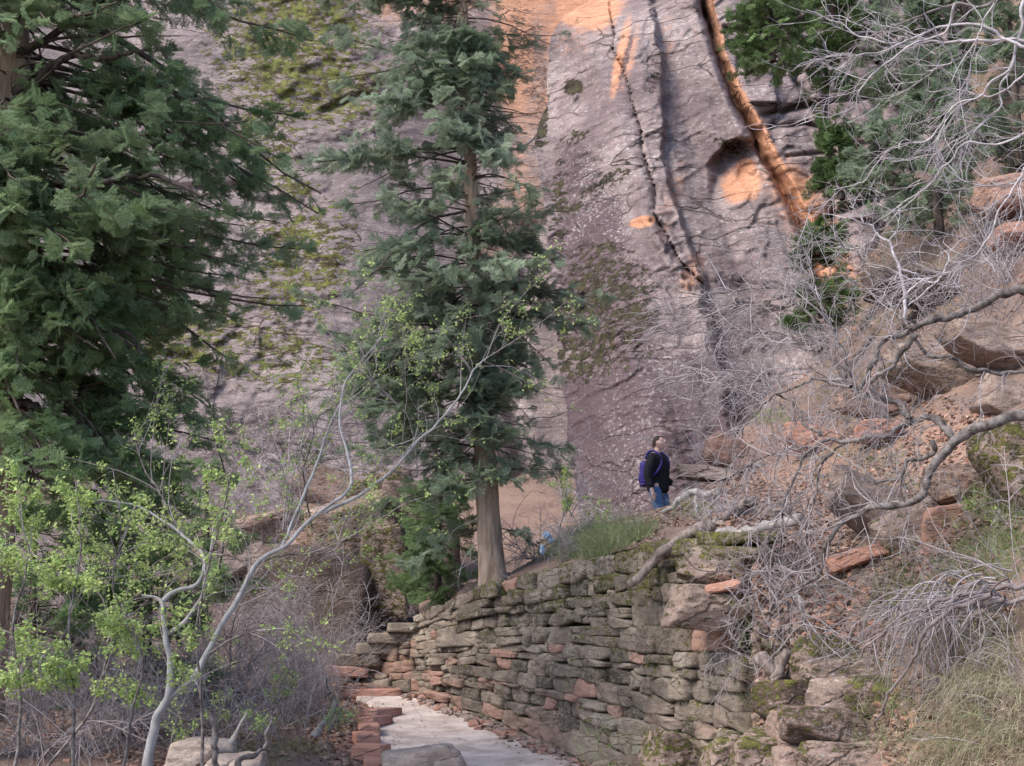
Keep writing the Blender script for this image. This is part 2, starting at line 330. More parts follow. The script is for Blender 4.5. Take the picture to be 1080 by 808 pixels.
def conifer(name, loc, label, trunk, tr, whorls, mat, bark, ext, n_az=5, vary=.28, front=2, spr=.26, droop=.25, protos=SPR, tipc=.25, sec=9, dead=12, group=None, yfac=.8, cat='conifer tree', up=.1, keep=None, tside=14):
    """trunk (k,3) world, tr radii; whorls: heights 0..1 along trunk; ext(t, side) -> branch length"""
    root = thing(name, loc, label, cat, group)
    Tp = spline(trunk, 60); Tr = np.interp(np.linspace(0, 1, 60), np.linspace(0, 1, len(tr)), tr)
    Tr = Tr*(1+.07*fbm(Tp*4, 3, 3)); th = np.arange(tside)
    a = Acc(); V, F = tubes(Tp[None], Tr[None], tside)
    fl = fbm(np.stack([np.tile(np.cos(th/tside*2*PI)*3, 60), np.tile(np.sin(th/tside*2*PI)*3, 60), V[:, 2]*.8], -1), 3, 8)
    C = np.repeat(Tp, tside, axis=0); V = C+(V-C)*(1+.16*fl)[:, None]; a.add(V, F)
    a.build('trunk', bark, parent=root)
    S = []; D = []; L = []
    for t in whorls:
        c = spline(trunk, 200)[int(t*199)]
        for k in range(max(1, R.poisson(n_az))):
            az = R.uniform(0, 2*PI); ca = math.cos(az)
            l = (ext(t, 1) if ca > 0 else ext(t, -1))*(abs(ca)+(1-abs(ca))*yfac)*R.uniform(.55, 1.08)
            if l < .12: continue
            l *= 1+vary*math.sin(t*41+2*az)*math.sin(t*17+az)
            S.append(c); D.append((ca, math.sin(az), R.normal(.12, .15)+up)); L.append(l)
        if t > .30 and n_az > 4 and dead:
            for k in range(front):
                az = -PI/2+R.normal(0, .75); S.append(c); D.append((math.cos(az), math.sin(az), R.normal(.1, .2))); L.append(R.uniform(.35, .75)*min(ext(t, -1), ext(t, 1)))
    S = np.array(S)+R.normal(0, .02, (len(S), 3)); D = nrm(np.array(D)); L = np.array(L)
    n = len(S); KB = 9; B = np.zeros((n, KB, 3)); B[:, 0] = S; d = D.copy()
    for k in range(1, KB):
        d = nrm(d+rdir(n)*.16+np.array([0, 0, -droop*(1.2-k/KB)*.35+(.10 if k > 5 else 0)])); B[:, k] = B[:, k-1]+d*(L/(KB-1))[:, None]
    ab = Acc(); rb = (.005+.007*L)[:, None]*np.linspace(1, .3, KB)[None]; V, F = tubes(B, rb, 5); ab.add(V, F)
    # secondary branchlets, roughly in the flat plane of the bough
    cnt = np.maximum(3, (L*sec/1.0*R.uniform(.75, 1.2, n))).astype(int); pid = np.repeat(np.arange(n), cnt); m = len(pid)
    t = R.uniform(.16, 1., m)**.8*(KB-1.001); i = t.astype(int); f = (t-i)[:, None]
    S2 = B[pid, i]*(1-f)+B[pid, i+1]*f; T2 = nrm(B[pid, i+1]-B[pid, i]); sd = np.where(R.random(m) < .5, -1, 1)[:, None]
    side = nrm(np.cross(T2, [0, 0, 1.]))*sd; fr = (t/(KB-1))
    D2 = nrm(T2*R.uniform(.6, 1.2, (m, 1))+side*R.uniform(.5, 1., (m, 1))+R.normal(0, .24, (m, 3))-np.array([0, 0, .10]))
    L2 = np.clip(L[pid]*.42*(1.12-fr), spr*.8, spr*3.4)*R.uniform(.6, 1.15, m)
    B2 = grow(S2, D2, L2, 5, .12, .035)
    if keep is not None:
        k2 = keep(B2[:, -1]); B2 = B2[k2]; L2 = L2[k2]; m = len(B2)
    V, F = tubes(B2, np.full(m, .0035)[:, None]*np.linspace(1, .5, 5)[None], 3); ab.add(V, F)
    # sprays
    c3 = np.maximum(2, (L2/spr*2.3)).astype(int); q = np.repeat(np.arange(m), c3); w = len(q)
    t = (R.uniform(.1, 1, w))*3.999; i = t.astype(int); f = (t-i)[:, None]
    S3 = B2[q, i]*(1-f)+B2[q, i+1]*f; T3 = nrm(B2[q, i+1]-B2[q, i]); sd = np.where(R.random(w) < .5, -1, 1)[:, None]
    D3 = nrm(T3+np.array([0, 0, .12])+nrm(np.cross(T3, [0, 0, 1.]))*sd*R.uniform(.0, .9, (w, 1))+R.normal(0, .32, (w, 3))-np.array([0, 0, droop*.4]))
    X, Y, Z = basis(D3, .75)
    sz = spr*R.uniform(.55, 1.15, w); tone = np.clip(.5+fbm(S3*1.7, 2, 4)*.55+R.normal(0, .16, w), 0, 1); hi = np.clip(tipc+fbm(S3*1.1, 2, 9)*.5+R.normal(0, .15, w), 0, 1)
    ac = Acc(); pk = R.integers(0, len(protos), w)
    for k, (pv, pf) in enumerate(protos):
        g = pk == k
        if not g.any(): continue
        AA = np.zeros((g.sum(), 4)); AA[:, 0] = hi[g]; AA[:, 1] = tone[g]
        V, F, A = place(pv, pf, S3[g], X[g], Y[g], Z[g], sz[g], AA); ac.add(V, F, A)
    ac.build('foliage', mat, parent=root, smooth=False)
    ab.build('branches', M['darkbark'], parent=root)
    if dead:
        t = R.uniform(0, .55, dead); c = spline(trunk, 200)[(t*199).astype(int)]; az = R.uniform(0, 2*PI, dead)
        base = grow(c, np.stack([np.cos(az), np.sin(az)-.4, R.uniform(-.6, .1, dead)], -1), R.uniform(.4, 1.0, dead)*max(.5, L.mean()), 8, .3, .12)
        ad = Acc(); V, F = tubes(base, np.full(dead, .007)[:, None]*np.linspace(1, .4, 8)[None], 4); ad.add(V, F, np.array([.1, .5, 0, 0]))
        twigtree(ad, base, .3, 4, .12, 1.5, 0, 0, .0035, .4, .05); ad.build('dead_twigs', M['twig'], parent=root)
    return root

# ------------------------------------------------------------------ polyline helpers in photo pixels
def sdist(px, py, line):
    """signed distance (px) to a polyline going downwards: positive to its right; and the position along it"""
    L = np.asarray(line, float); best = np.full(px.shape, 1e9); sg = np.zeros(px.shape)
    for (x0, y0), (x1, y1) in zip(L[:-1], L[1:]):
        dx, dy = x1-x0, y1-y0; q = dx*dx+dy*dy; t = np.clip(((px-x0)*dx+(py-y0)*dy)/q, 0, 1)
        ex, ey = px-(x0+t*dx), py-(y0+t*dy); d = np.hypot(ex, ey); s = np.sign(dy*ex-dx*ey); m = d < best
        best = np.where(m, d, best); sg = np.where(m, s, sg)
    return best*np.where(sg == 0, 1, sg)
def blobs(px, py, lst):
    r = np.zeros(px.shape)
    for (x, y, rx, ry, a, s) in lst:
        c, d = math.cos(rad(a)), math.sin(rad(a)); u = (px-x)*c-(py-y)*d; v = (px-x)*d+(py-y)*c
        r = np.maximum(r, s*np.exp(-((u/rx)**2+(v/ry)**2)**2.0))
    return r
def tps(pts, smooth=1e-3):
    A = np.array(pts, float); x = A[:, :2]/300.; v = np.log(A[:, 2]); n = len(x)
    r = np.linalg.norm(x[:, None]-x[None], axis=-1); Km = np.where(r > 0, r*r*np.log(r+1e-12), 0)+np.eye(n)*smooth
    Q = np.hstack([np.ones((n, 1)), x]); Mx = np.block([[Km, Q], [Q.T, np.zeros((3, 3))]]); w = np.linalg.solve(Mx, np.concatenate([v, np.zeros(3)]))
    def f(px, py):
        y = np.stack([px, py], -1)/300.; o = w[n]+w[n+1]*y[..., 0]+w[n+2]*y[..., 1]
        for k in range(n):
            rr = np.hypot(y[..., 0]-x[k, 0], y[..., 1]-x[k, 1]); o = o+w[k]*np.where(rr > 0, rr*rr*np.log(rr+1e-12), 0)
        return np.exp(o)
    return f

# ================================================================== THE CLIFFS
def strata(q, amp, s):
    """broken ledges: a saw-tooth of the coordinate q (metres) shifted by noise"""
    f = q-np.floor(q); return amp*(sst(f, 0, .85)-sst(f, .86, 1.0))
# --- pale mossy slab on the left, concave towards the corner behind the fir
ST = 2.6
gx, gy = np.meshgrid(np.concatenate([np.arange(-420, 90, 5.), np.arange(90, 600, 1.7), np.arange(600, 740, 4.)]), np.concatenate([np.arange(-330, -20, 5.), np.arange(-20, 600, 1.7), np.arange(600, 720, 5.)]))
zone = np.clip(blobs(gx, gy, [(330, 60, 120, 110, 0, 1), (300, 200, 60, 50, 30, .9), (300, 300, 80, 90, 30, 1), (230, 380, 120, 60, -10, 1), (120, 330, 130, 60, 0, .7), (380, 560, 90, 90, 0, 1), (300, 480, 110, 60, 0, .8)]), 0, 1)
q = P(gx, gy, 36.)
D = 34.5+(560-gy)*.0105+2.6*sst(gx, 330, 600)-(1.8*sst(-gx, -150, 250))+.5*np.sin(gx/130.)*0
dl = sdist(gx, gy, [(420, -330), (395, 0), (365, 150), (352, 250), (320, 330), (260, 430), (200, 600)])
D += fbm(q*.18, 3, 2)*.7+fbm(q*.8, 4, 5)*.10
led = strata(q[..., 2]*.55+q[..., 0]*.12+fbm(q*.5, 3, 7)*1.6, .45, 0)+strata(q[..., 2]*1.7+q[..., 0]*.35+fbm(q*.9, 3, 8)*1.5, .16, 0)
D += led*zone*(.22+.35*fbm(q*.6, 2, 3))+fbm(q*np.array([1.5, 1.5, 3]), 5, 12)*.15*(.15+zone)+ridge(q*np.array([3, 3, 7]), 3, 13)*.05*zone
for ln, dp, w in (([(100, 150), (180, 200), (270, 196), (300, 210)], .3, 5), ([(340, 118), (380, 100), (420, 108)], .25, 4), ([(560, 240), (540, 420), (560, 560)], .3, 10), ([(150, 372), (200, 378), (240, 400)], .3, 5)):
    D += dp*np.exp(-(sdist(gx, gy, ln)/w)**2)
# undercut cave at the foot behind the stair
D += 1.3*blobs(gx, gy, [(430, 640, 60, 40, 0, 1), (400, 610, 30, 50, 0, .8)])
V = P(gx, gy, D)
moss = blobs(gx, gy, [(310, 45, 100, 110, 0, .62), (355, 95, 75, 50, 0, .60), (280, 150, 50, 60, 0, .5), (300, 195, 42, 14, -12, .60), (180, 335, 46, 36, 0, .54), (175, 372, 70, 15, -8, .64), (265, 365, 110, 50, -20, .51), (320, 280, 90, 60, 60, .53),
                      (310, 250, 60, 14, -15, .6), (350, 275, 40, 12, 20, .58), (80, 330, 80, 60, 0, .35), (420, 560, 40, 60, 0, .55), (400, 600, 30, 40, 0, .6), (380, 520, 80, 30, 0, .42)])
oran = blobs(gx, gy, [(600, 20, 90, 150, 0, 1.1), (440, -5, 95, 40, 0, .72), (420, -60, 120, 70, 0, .5), (560, 190, 40, 70, 0, .5), (290, 130, 14, 12, 0, .35), (520, 240, 40, 60, 0, .45)])  # top blobs paint sun-reflected glow into the rock colour
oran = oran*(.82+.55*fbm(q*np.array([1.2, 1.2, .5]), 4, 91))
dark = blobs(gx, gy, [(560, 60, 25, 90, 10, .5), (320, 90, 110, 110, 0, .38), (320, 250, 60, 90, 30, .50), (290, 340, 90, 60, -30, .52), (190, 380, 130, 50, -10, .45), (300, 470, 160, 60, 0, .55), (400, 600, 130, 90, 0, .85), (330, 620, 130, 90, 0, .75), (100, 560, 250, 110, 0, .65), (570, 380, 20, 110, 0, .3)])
pale = np.clip(.65+.5*sst(dl, -5, 30)-oran*.8, 0, 1)
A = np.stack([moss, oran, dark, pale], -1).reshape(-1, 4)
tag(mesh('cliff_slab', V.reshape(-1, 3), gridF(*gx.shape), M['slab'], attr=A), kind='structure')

# --- the buttress
E1 = np.array([(-330, 650), (-60, 640), (0, 625), (18, 592), (40, 577), (110, 577), (150, 563), (200, 571), (300, 583), (400, 591), (560, 612), (720, 640)], float)
C1 = [(628, -330), (638, -30), (650, 50), (668, 105), (683, 165), (696, 225), (712, 270), (742, 300), (760, 380), (785, 470)]
C2 = [(660, -330), (690, 0), (700, 100), (707, 180), (722, 235), (742, 296)]
C3 = [(700, -330), (742, 10), (752, 55), (770, 100), (795, 150), (822, 200), (842, 245), (860, 292), (885, 350), (905, 400)]
rows = np.concatenate([np.arange(-330, -20, 5.), np.arange(-20, 560, 1.35), np.arange(560, 720, 5.)]); NB = 40; wide = np.concatenate([np.arange(0, 330, 1.35), np.arange(330, 700, 3.)])
e = np.interp(rows, E1[:, 0], E1[:, 1])
ncol = NB+len(wide)
gx = np.zeros((len(rows), ncol)); gy = np.repeat(rows[:, None], ncol, 1); back = np.zeros_like(gx)
gx[:, NB:] = e[:, None]+wide[None]
bk = np.linspace(1, 0, NB)
jag = fbm(p3(rows*.03, rows*0, 0), 4, 31)*5
gx[:, NB:] += jag[:, None]*np.exp(-wide/30.)[None]
gx[:, :NB] = gx[:, NB:NB+1]+(bk**1.2)[None]*30; back[:, :NB] = bk[None]*9
q = P(gx, gy, 28.)
D = 26.2+(540-gy)*.0098
D += .0035*np.maximum(0, gx-860)*0
wob = fbm(p3(gx*.02, gy*.035, 4), 5, 51)*7; wo2 = fbm(p3(gx*.03, gy*.03, 7), 4, 52)*9
d1, d2, d3 = sdist(gx+wob, gy, C1), sdist(gx+wo2, gy, C2), sdist(gx+wo2*.6, gy, C3)
D += 2.6*(1-sst(gx-e[:, None], -10, 130))**1.4                                   # facet turning away at the left edge
D += .35*sst(d1, -3, 3)*0
D += np.where(d1 < 0, -.006*np.clip(-d1, 0, 60)+.25, 0)                          # left facet leans out towards the crack
D += .17*np.exp(-(d1/2.2)**2)*(sst(gy, -50, 60)+.2)*(.35+.65*sst(fbm(p3(gy*.05, gx*.01, 2), 3, 8), -.3, .3))+.5*sst(d2, -5, 4)*sst(gy, -60, 10)*(1-sst(gy, 280, 310))+.12*np.exp(-(d2/2.5)**2)
D += .55*sst(d1, -2, 5)*sst(gy, 285, 310)*(1-sst(gy, 420, 520))                  # rib foot
D += -.35*np.exp(-((d1+10)/9.)**2)*sst(gy, 180, 260)
# flakes inside the lower crack
D += .28*fbm(p3(gx*.09+gy*.03, gy*.10-gx*.05, 0), 3, 4)*np.exp(-((d1+4)/12.)**2)*sst(gy, 200, 240)*(1-sst(gy, 330, 360))
# the orange corner to the right of C3
wd = 9+gy*.035
lin = np.clip((d3-3)/np.maximum(8, wd-3), 0, 1); D += .75*sst(d3, -2.5, 2.5)-.95*lin+.16*fbm(q*2.2, 4, 71)*np.clip(1-np.abs(d3-wd/2)/wd, 0, 1); D += .22*np.exp(-((d3-1)/2.5)**2)
lip = np.exp(-((d3+7)/6.)**2); D -= .25*lip
# overhanging alcove
al = np.clip(((gx-772)/31.)**2+((gy-172)/29.)**2, 0, 9); top = sst(gy+.25*np.abs(gx-775)-.006*(gx-775)**2*0, 146, 152)
cw = gx+fbm(p3(gx*.05, gy*.05, 9), 3, 53)*8; arch = 146+.018*(cw-784)**2; hole = sst(gy, arch-2, arch+5)*(1-sst(np.abs(cw-776), 18, 34))*(1-sst(gy, 162, 222))
D += hole*(.62+.25*fbm(q*1.8, 4, 72))
# jointed blocks right of the orange corner
zr = sst(d3, wd+2, wd+8)
for ln, w, dp in (([(792, 120), (800, 148), (830, 116), (846, 108)], 3, .25), ([(850, 55), (838, 85), (858, 112)], 2.5, .3), ([(800, 122), (870, 108), (950, 100)], 3, .35), ([(752, 30), (800, 32), (860, 20)], 3.5, .45), ([(770, 48), (850, 44), (930, 60)], 3, .4),
                  ([(808, 135), (850, 130), (900, 145)], 2.5, .3), ([(866, 60), (874, 130), (880, 260)], 3.5, .35), ([(930, 60), (925, 200), (940, 330)], 4, .4), ([(850, 240), (920, 210), (1000, 190)], 4, .4), ([(780, 60), (775, 90), (790, 120)], 2.5, .3), ([(800, 0), (805, 30)], 3, .4), ([(830, 165), (880, 160)], 2, .2)):
    D += zr*dp*np.exp(-(sdist(gx, gy, ln)/w)**2)
cell = np.floor(p3(q[..., 0]*.75+fbm(q*.4, 2, 5)*.5, q[..., 2]*1.1+fbm(q*.4, 2, 6)*.5, 0)); D += zr*.28*_h(cell[..., 0], cell[..., 1], cell[..., 2], 3)*sst(gx, 760, 830)
# general relief: hard diagonal scallops
D += fbm(q*.22, 3, 2)*.38+fbm(q*.9, 4, 5)*.08+.34*np.abs(((q[..., 0]*.40+q[..., 2]*.16+.22*fbm(q*.3, 3, 19)) % 1)-.5)*2+.16*np.abs(((q[..., 0]*.9+q[..., 2]*.25+.3*fbm(q*.5, 3, 20)) % 1)-.5)*2
ra = .5; u = q[..., 0]*math.cos(ra)+q[..., 2]*math.sin(ra); v = -q[..., 0]*math.sin(ra)+q[..., 2]*math.cos(ra)
sc1 = ridge(p3(u*1.2+fbm(q*.7, 2, 3)*.6, v*4.2, 0), 4, 21); D += -.055*sst(sc1, .1, .75)*sst(fbm(q*.9, 3, 37), -.15, .25)*(1+1.2*np.exp(-((gx-640)/70.)**2-((gy-330)/90.)**2))
D += strata(v*1.5+fbm(q*.9, 4, 9)*1.9, .07, 0)*np.clip(fbm(q*.35, 2, 14)*1.6+.25, 0, 1)
D += fbm(q*2.6, 4, 16)*.06+fbm(q*9, 2, 15)*.02
D += back
V = P(gx, gy, D)
hi = fbm(q*1.3, 3, 44)
moss = blobs(gx, gy, [(640, 320, 62, 74, 30, .56), (620, 370, 46, 40, 30, .55), (598, 340, 20, 60, 0, .5), (605, 92, 12, 9, 20, .85), (606, 145, 16, 8, 20, .6), (640, 190, 45, 12, 35, .50), (610, 215, 26, 10, 30, .5), (635, 262, 18, 7, 20, .6), (590, 220, 14, 60, 0, .45), (570, 120, 10, 40, 0, .8),
                      (770, 152, 22, 9, -20, .55), (690, 65, 10, 40, -8, .35), (860, 240, 20, 14, 0, .4), (950, 330, 200, 60, 0, .42)])
oran = blobs(gx, gy, [(655, 60, 7, 50, -12, .6), (664, 60, 8, 40, -15, .4), (606, 40, 34, 30, 0, .22), (612, 95, 30, 40, 0, .16), (678, 234, 14, 6, 12, 1.1), (788, 188, 15, 24, 12, .8), (775, 196, 17, 22, 0, .65), (620, 5, 40, 30, 0, .75), (708, 210, 14, 60, -14, .28), (700, 60, 14, 60, -6, .28), (730, 290, 14, 30, -20, .42)])  # alcove blobs paint its warm glow into the rock, beside real orange
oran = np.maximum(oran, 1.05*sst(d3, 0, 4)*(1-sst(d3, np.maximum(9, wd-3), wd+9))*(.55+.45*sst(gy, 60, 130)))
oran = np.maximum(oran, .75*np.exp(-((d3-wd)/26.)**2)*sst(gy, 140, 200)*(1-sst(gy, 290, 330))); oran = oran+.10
darkm = .24-.10*sst(300-gy, 0, 200)+blobs(gx, gy, [(690, 490, 170, 120, 0, .85), (625, 280, 46, 170, 8, .5), (590, 480, 50, 100, 0, .5), (690, 330, 24, 120, -12, .25), (640, 330, 66, 80, 30, .5), (690, 72, 14, 34, -15, .45), (660, 62, 4, 40, -14, .5), (745, 150, 34, 16, -8, .3), (770, 160, 30, 16, 0, .35), (900, 120, 60, 120, 0, .2)])-.25*blobs(gx, gy, [(600, 60, 50, 60, 0, 1), (800, 260, 80, 60, 0, 1)])  # dark stain, plus shading of the left facet painted as darker rock
pale = np.clip(1.05-oran*.9-.4*blobs(gx, gy, [(700, 480, 150, 90, 0, 1)])+hi*.5, 0, 1)
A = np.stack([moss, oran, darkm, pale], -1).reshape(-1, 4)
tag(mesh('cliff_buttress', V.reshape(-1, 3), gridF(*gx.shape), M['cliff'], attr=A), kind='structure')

# ================================================================== THE HILLSIDE AND TERRACE
ZP0, SLP = float(P(450, 735, 20.)[2]), .125
def path_d(py, dz=0.0):
    return (ZP0+dz-20*SLP)/(K(py)-SLP)
wallc = [(450, 735, 650, 20.2), (520, 764, 617, 18.4), (600, 800, 598, 16.6), (700, 850, 577, 14.7), (770, 885, 562, 13.5), (800, 900, 560, 13.1)]
WC = np.array(wallc, float)
def wdep(px): return np.interp(px, WC[:, 0], WC[:, 3])
hp = [(380, 662, 22.5), (450, 648, 20.9), (520, 612, 19.2), (600, 594, 17.2), (700, 572, 15.2), (770, 558, 14.1), (450, 610, 24), (520, 585, 23), (600, 570, 20.5), (650, 552, 19), (700, 536, 18), (740, 516, 19), (700, 500, 25), (600, 545, 25), (450, 560, 28), (780, 520, 17.5), (790, 470, 23.5), (770, 430, 28), (810, 400, 30),
      (860, 620, 13), (860, 560, 14.5), (860, 500, 17), (860, 440, 21.8), (860, 380, 29), (860, 300, 31.5), (860, 200, 34), (905, 330, 27.5), (860, 700, 12.2), (860, 760, 11.7), (860, 808, 11.2), (790, 700, 12.9), (790, 808, 12.2), (860, 950, 9.5), (730, 950, 12),
      (960, 808, 10), (960, 740, 10.7), (960, 660, 11.5), (960, 590, 12.7), (960, 500, 15), (960, 430, 17.5), (960, 350, 21.5), (960, 260, 27.5), (960, 150, 32), (960, 0, 37), (1080, 808, 8.6), (1080, 700, 9.3), (1080, 600, 10.6), (1080, 520, 12), (1080, 430, 14.5), (1080, 330, 18), (1080, 200, 23), (1080, 60, 28), (1080, -150, 34), (960, -200, 37),
      (1300, 808, 7), (1300, 600, 8.5), (1300, 400, 12), (1300, 150, 20), (1300, -150, 28), (1080, 950, 7.5), (1300, 950, 6), (960, 950, 8.5)]
HD0 = tps(hp)
def HD(px, py, fine=True):
    px = np.asarray(px, float); py = np.asarray(py, float)
    d = HD0(px, py); q = P(px, py, 14.)
    d = d+fbm(q*.8, 4, 60)*.35+ridge(q*1.9, 3, 61)*.16+fbm(q*6, 3, 62)*.05*(1 if fine else 0)
    # stay behind the retaining wall
    tops = np.interp(px, [380, 450, 520, 600, 700, 770, 790], [655, 648, 615, 596, 575, 563, 558])
    m = sst(px, 800, 782)*sst(py-tops, -6, 4); d = np.where(px < 800, d*(1-m)+(wdep(px)+1.0)*m, d)
    return d
hx, hy = np.meshgrid(np.arange(442, 1420, 2.6), np.arange(-260, 960, 2.6))
crest = np.interp(hx, [380, 430, 480, 540, 600, 640, 680, 715, 745, 765, 800, 835, 868, 905], [640, 632, 618, 602, 568, 551, 539, 530, 508, 474, 430, 375, 300, -900])
hyc = np.maximum(hy, crest); over = crest-hy; D = HD(hx, hyc); V = P(hx, hyc, D)
o = np.clip(over, 0, None)[..., None]/60.; o = np.where(hx[..., None] < 895, o, 0)
V = V+o*np.array([0, 1.0, -.42]); V[..., 2] = np.maximum(V[..., 2], -1.8)
red = blobs(hx, hy, [(850, 500, 70, 60, 0, .9), (880, 640, 90, 60, 0, .75), (800, 470, 50, 30, 0, .6), (960, 620, 60, 40, 0, .5), (1000, 470, 90, 50, 0, .7), (960, 750, 60, 60, 0, .5), (830, 780, 60, 40, 0, .5), (1060, 210, 40, 30, 0, .8), (740, 530, 50, 20, 0, .5), (900, 130, 60, 40, 0, .35)])
grn = blobs(hx, hy, [(620, 575, 90, 30, 0, .5), (1060, 560, 60, 80, 0, .5), (1050, 700, 80, 130, 0, .42), (950, 300, 160, 90, 0, .42), (980, 60, 200, 130, 0, .42), (900, 420, 60, 40, 0, .45), (920, 470, 60, 30, 0, .4)])
drk = blobs(hx, hy, [(960, 305, 40, 22, 0, .7), (1050, 120, 120, 120, 0, .5), (940, 200, 120, 120, 0, .35), (1060, 400, 40, 30, 0, .5), (500, 640, 90, 50, 0, .6)])
HM = np.stack([grn, red, drk, hx*0], -1).reshape(-1, 4)
tag(mesh('hillside', V.reshape(-1, 3), gridF(*hx.shape), M['soil'], attr=HM), kind='structure')
def crestf(px): return np.interp(px, [380, 430, 480, 540, 600, 640, 680, 715, 745, 765, 800, 835, 868, 895, 905], [640, 632, 618, 602, 568, 551, 539, 530, 508, 474, 430, 375, 300, 280, -900])+2
def onH(px, py):
    px = np.asarray(px, float); py = np.asarray(py, float); return P(px, py, HD(px, py))
# trail behind the crest where the hiker walks
FOOT = P(695, 579, 22.3)
tx, ty = np.meshgrid(np.linspace(.9, 6, 70), np.linspace(19.6, 30, 100)); tz = FOOT[2]+(ty-22.3)*.06+fbm(p3(tx, ty, 0)*1.2, 4, 70)*.05+.2*np.maximum(0, tx-3)-.5*np.maximum(0, 20.6-ty)-.4*np.maximum(0, .6-tx)
tag(mesh('upper_trail', p3(tx, ty, tz).reshape(-1, 3), gridF(*tx.shape, True), M['soil'], attr=np.tile([0, .6, .2, 0], (tx.size, 1))), kind='structure')

# ================================================================== LEFT GROUND
gp = [(350, 742, 18.8), (350, 808, 15.5), (250, 808, 14.2), (150, 808, 13.6), (0, 808, 13), (350, 722, 20.2), (300, 712, 20.5), (200, 700, 20), (0, 700, 17.5), (0, 600, 25), (100, 600, 26), (250, 600, 29), (340, 640, 27), (340, 700, 23.5), (0, 500, 36), (150, 500, 38), (300, 500, 39), (400, 600, 31),
      (430, 665, 25), (400, 690, 23), (480, 650, 24), (520, 620, 26), (-250, 500, 27), (-250, 700, 15), (-250, 900, 11), (150, 1000, 9.3), (350, 1000, 9), (500, 1000, 8.6), (700, 1000, 8.2), (500, 808, 15.4), (650, 808, 15.4), (650, 900, 11.5), (450, 735, 19.9)]
GD0 = tps(gp)
PATHPOLY = np.array([(340, 729), (372, 733), (404, 746), (410, 757), (397, 768), (394, 786), (402, 812), (420, 900), (440, 1040), (760, 1040), (690, 880), (604, 800), (540, 774), (480, 749), (437, 735), (432, 729)], float)
def inpoly(px, py, poly):
    r = np.zeros(px.shape, bool); n = len(poly)
    for i in range(n):
        x0, y0 = poly[i]; x1, y1 = poly[(i+1) % n]
        c = ((y0 > py) != (y1 > py)) & (px < (x1-x0)*(py-y0)/(y1-y0+1e-9)+x0); r ^= c
    return r
def pdist(px, py):
    poly = np.vstack([PATHPOLY, PATHPOLY[:1]]); d = np.abs(sdist(px, py, poly)); return np.where(inpoly(px, py, PATHPOLY), -d, d)
def GD(px, py):
    px = np.asarray(px, float); py = np.asarray(py, float); q = P(px, py, 16.); d = GD0(px, py)+fbm(q*.7, 4, 80)*.5*sst(350-px, -60, 60)+fbm(q*3, 4, 81)*.16
    pd = pdist(px, py); m = (1-sst(pd, 2, 30))*sst(py, 724, 735); return d*(1-m)+path_d(np.maximum(py, 728), -.07)*m
gx, gy = np.meshgrid(np.arange(-420, 800, 2.8), np.arange(470, 1040, 2.8))
V = P(gx, gy, GD(gx, gy))
red = blobs(gx, gy, [(370, 770, 40, 50, 0, .9), (320, 730, 50, 30, 0, .7), (600, 830, 120, 40, 0, .7)]); grn = blobs(gx, gy, [(230, 790, 90, 40, 0, .35), (330, 650, 60, 50, 0, .35)])
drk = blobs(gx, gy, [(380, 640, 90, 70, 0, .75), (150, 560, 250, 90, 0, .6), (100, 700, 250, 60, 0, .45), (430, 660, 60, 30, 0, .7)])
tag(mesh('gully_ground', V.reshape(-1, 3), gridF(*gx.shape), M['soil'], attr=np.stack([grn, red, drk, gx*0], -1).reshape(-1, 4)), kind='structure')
def onG(px, py):
    px = np.asarray(px, float); py = np.asarray(py, float); return P(px, py, GD(px, py))
# one broad sheet underneath everything
bx, by = np.meshgrid(np.linspace(-150, 150, 80), np.linspace(-120, 180, 80)); bz = -3.6+fbm(p3(bx, by, 0)*.05, 3, 90)*.8
tag(mesh('ground', p3(bx, by, bz).reshape(-1, 3), gridF(*bx.shape, True), M['soil'], attr=np.tile([.2, .3, .3, 0], (bx.size, 1))), kind='structure')
# concrete path on its own sheet
rows = np.concatenate([np.arange(729, 812, 1.0), np.arange(812, 1041, 6.)]); Lx = []; Rx = []
for y in rows:
    xs = []
    for i in range(len(PATHPOLY)):
        x0, y0 = PATHPOLY[i]; x1, y1 = PATHPOLY[(i+1) % len(PATHPOLY)]
        if (y0 <= y+.01) != (y1 <= y+.01): xs.append((x1-x0)*(y+.01-y0)/(y1-y0)+x0)
    xs = sorted(xs); Lx.append(xs[0] if xs else 400); Rx.append(xs[-1] if xs else 600)
Lx = np.array(Lx); Rx = np.array(Rx); s = np.linspace(0, 1, 60)[None]
Rx = Rx+fbm(p3(rows*.15, 0*rows, 0), 3, 5)*5
px = Lx[:, None]*(1-s)+Rx[:, None]*s; py = np.repeat(rows[:, None], 60, 1); V = P(px, py, path_d(py)); V[..., 2] += fbm(V*.9, 3, 6)*.012
V2 = np.concatenate([V, V[:, -1:]-np.array([0, 0, .2])], 1); V2 = np.concatenate([V[:, :1]-np.array([0, 0, .2]), V2], 1)
tag(mesh('path', V2.reshape(-1, 3), gridF(*V2.shape[:2]), M['path']), kind='structure')

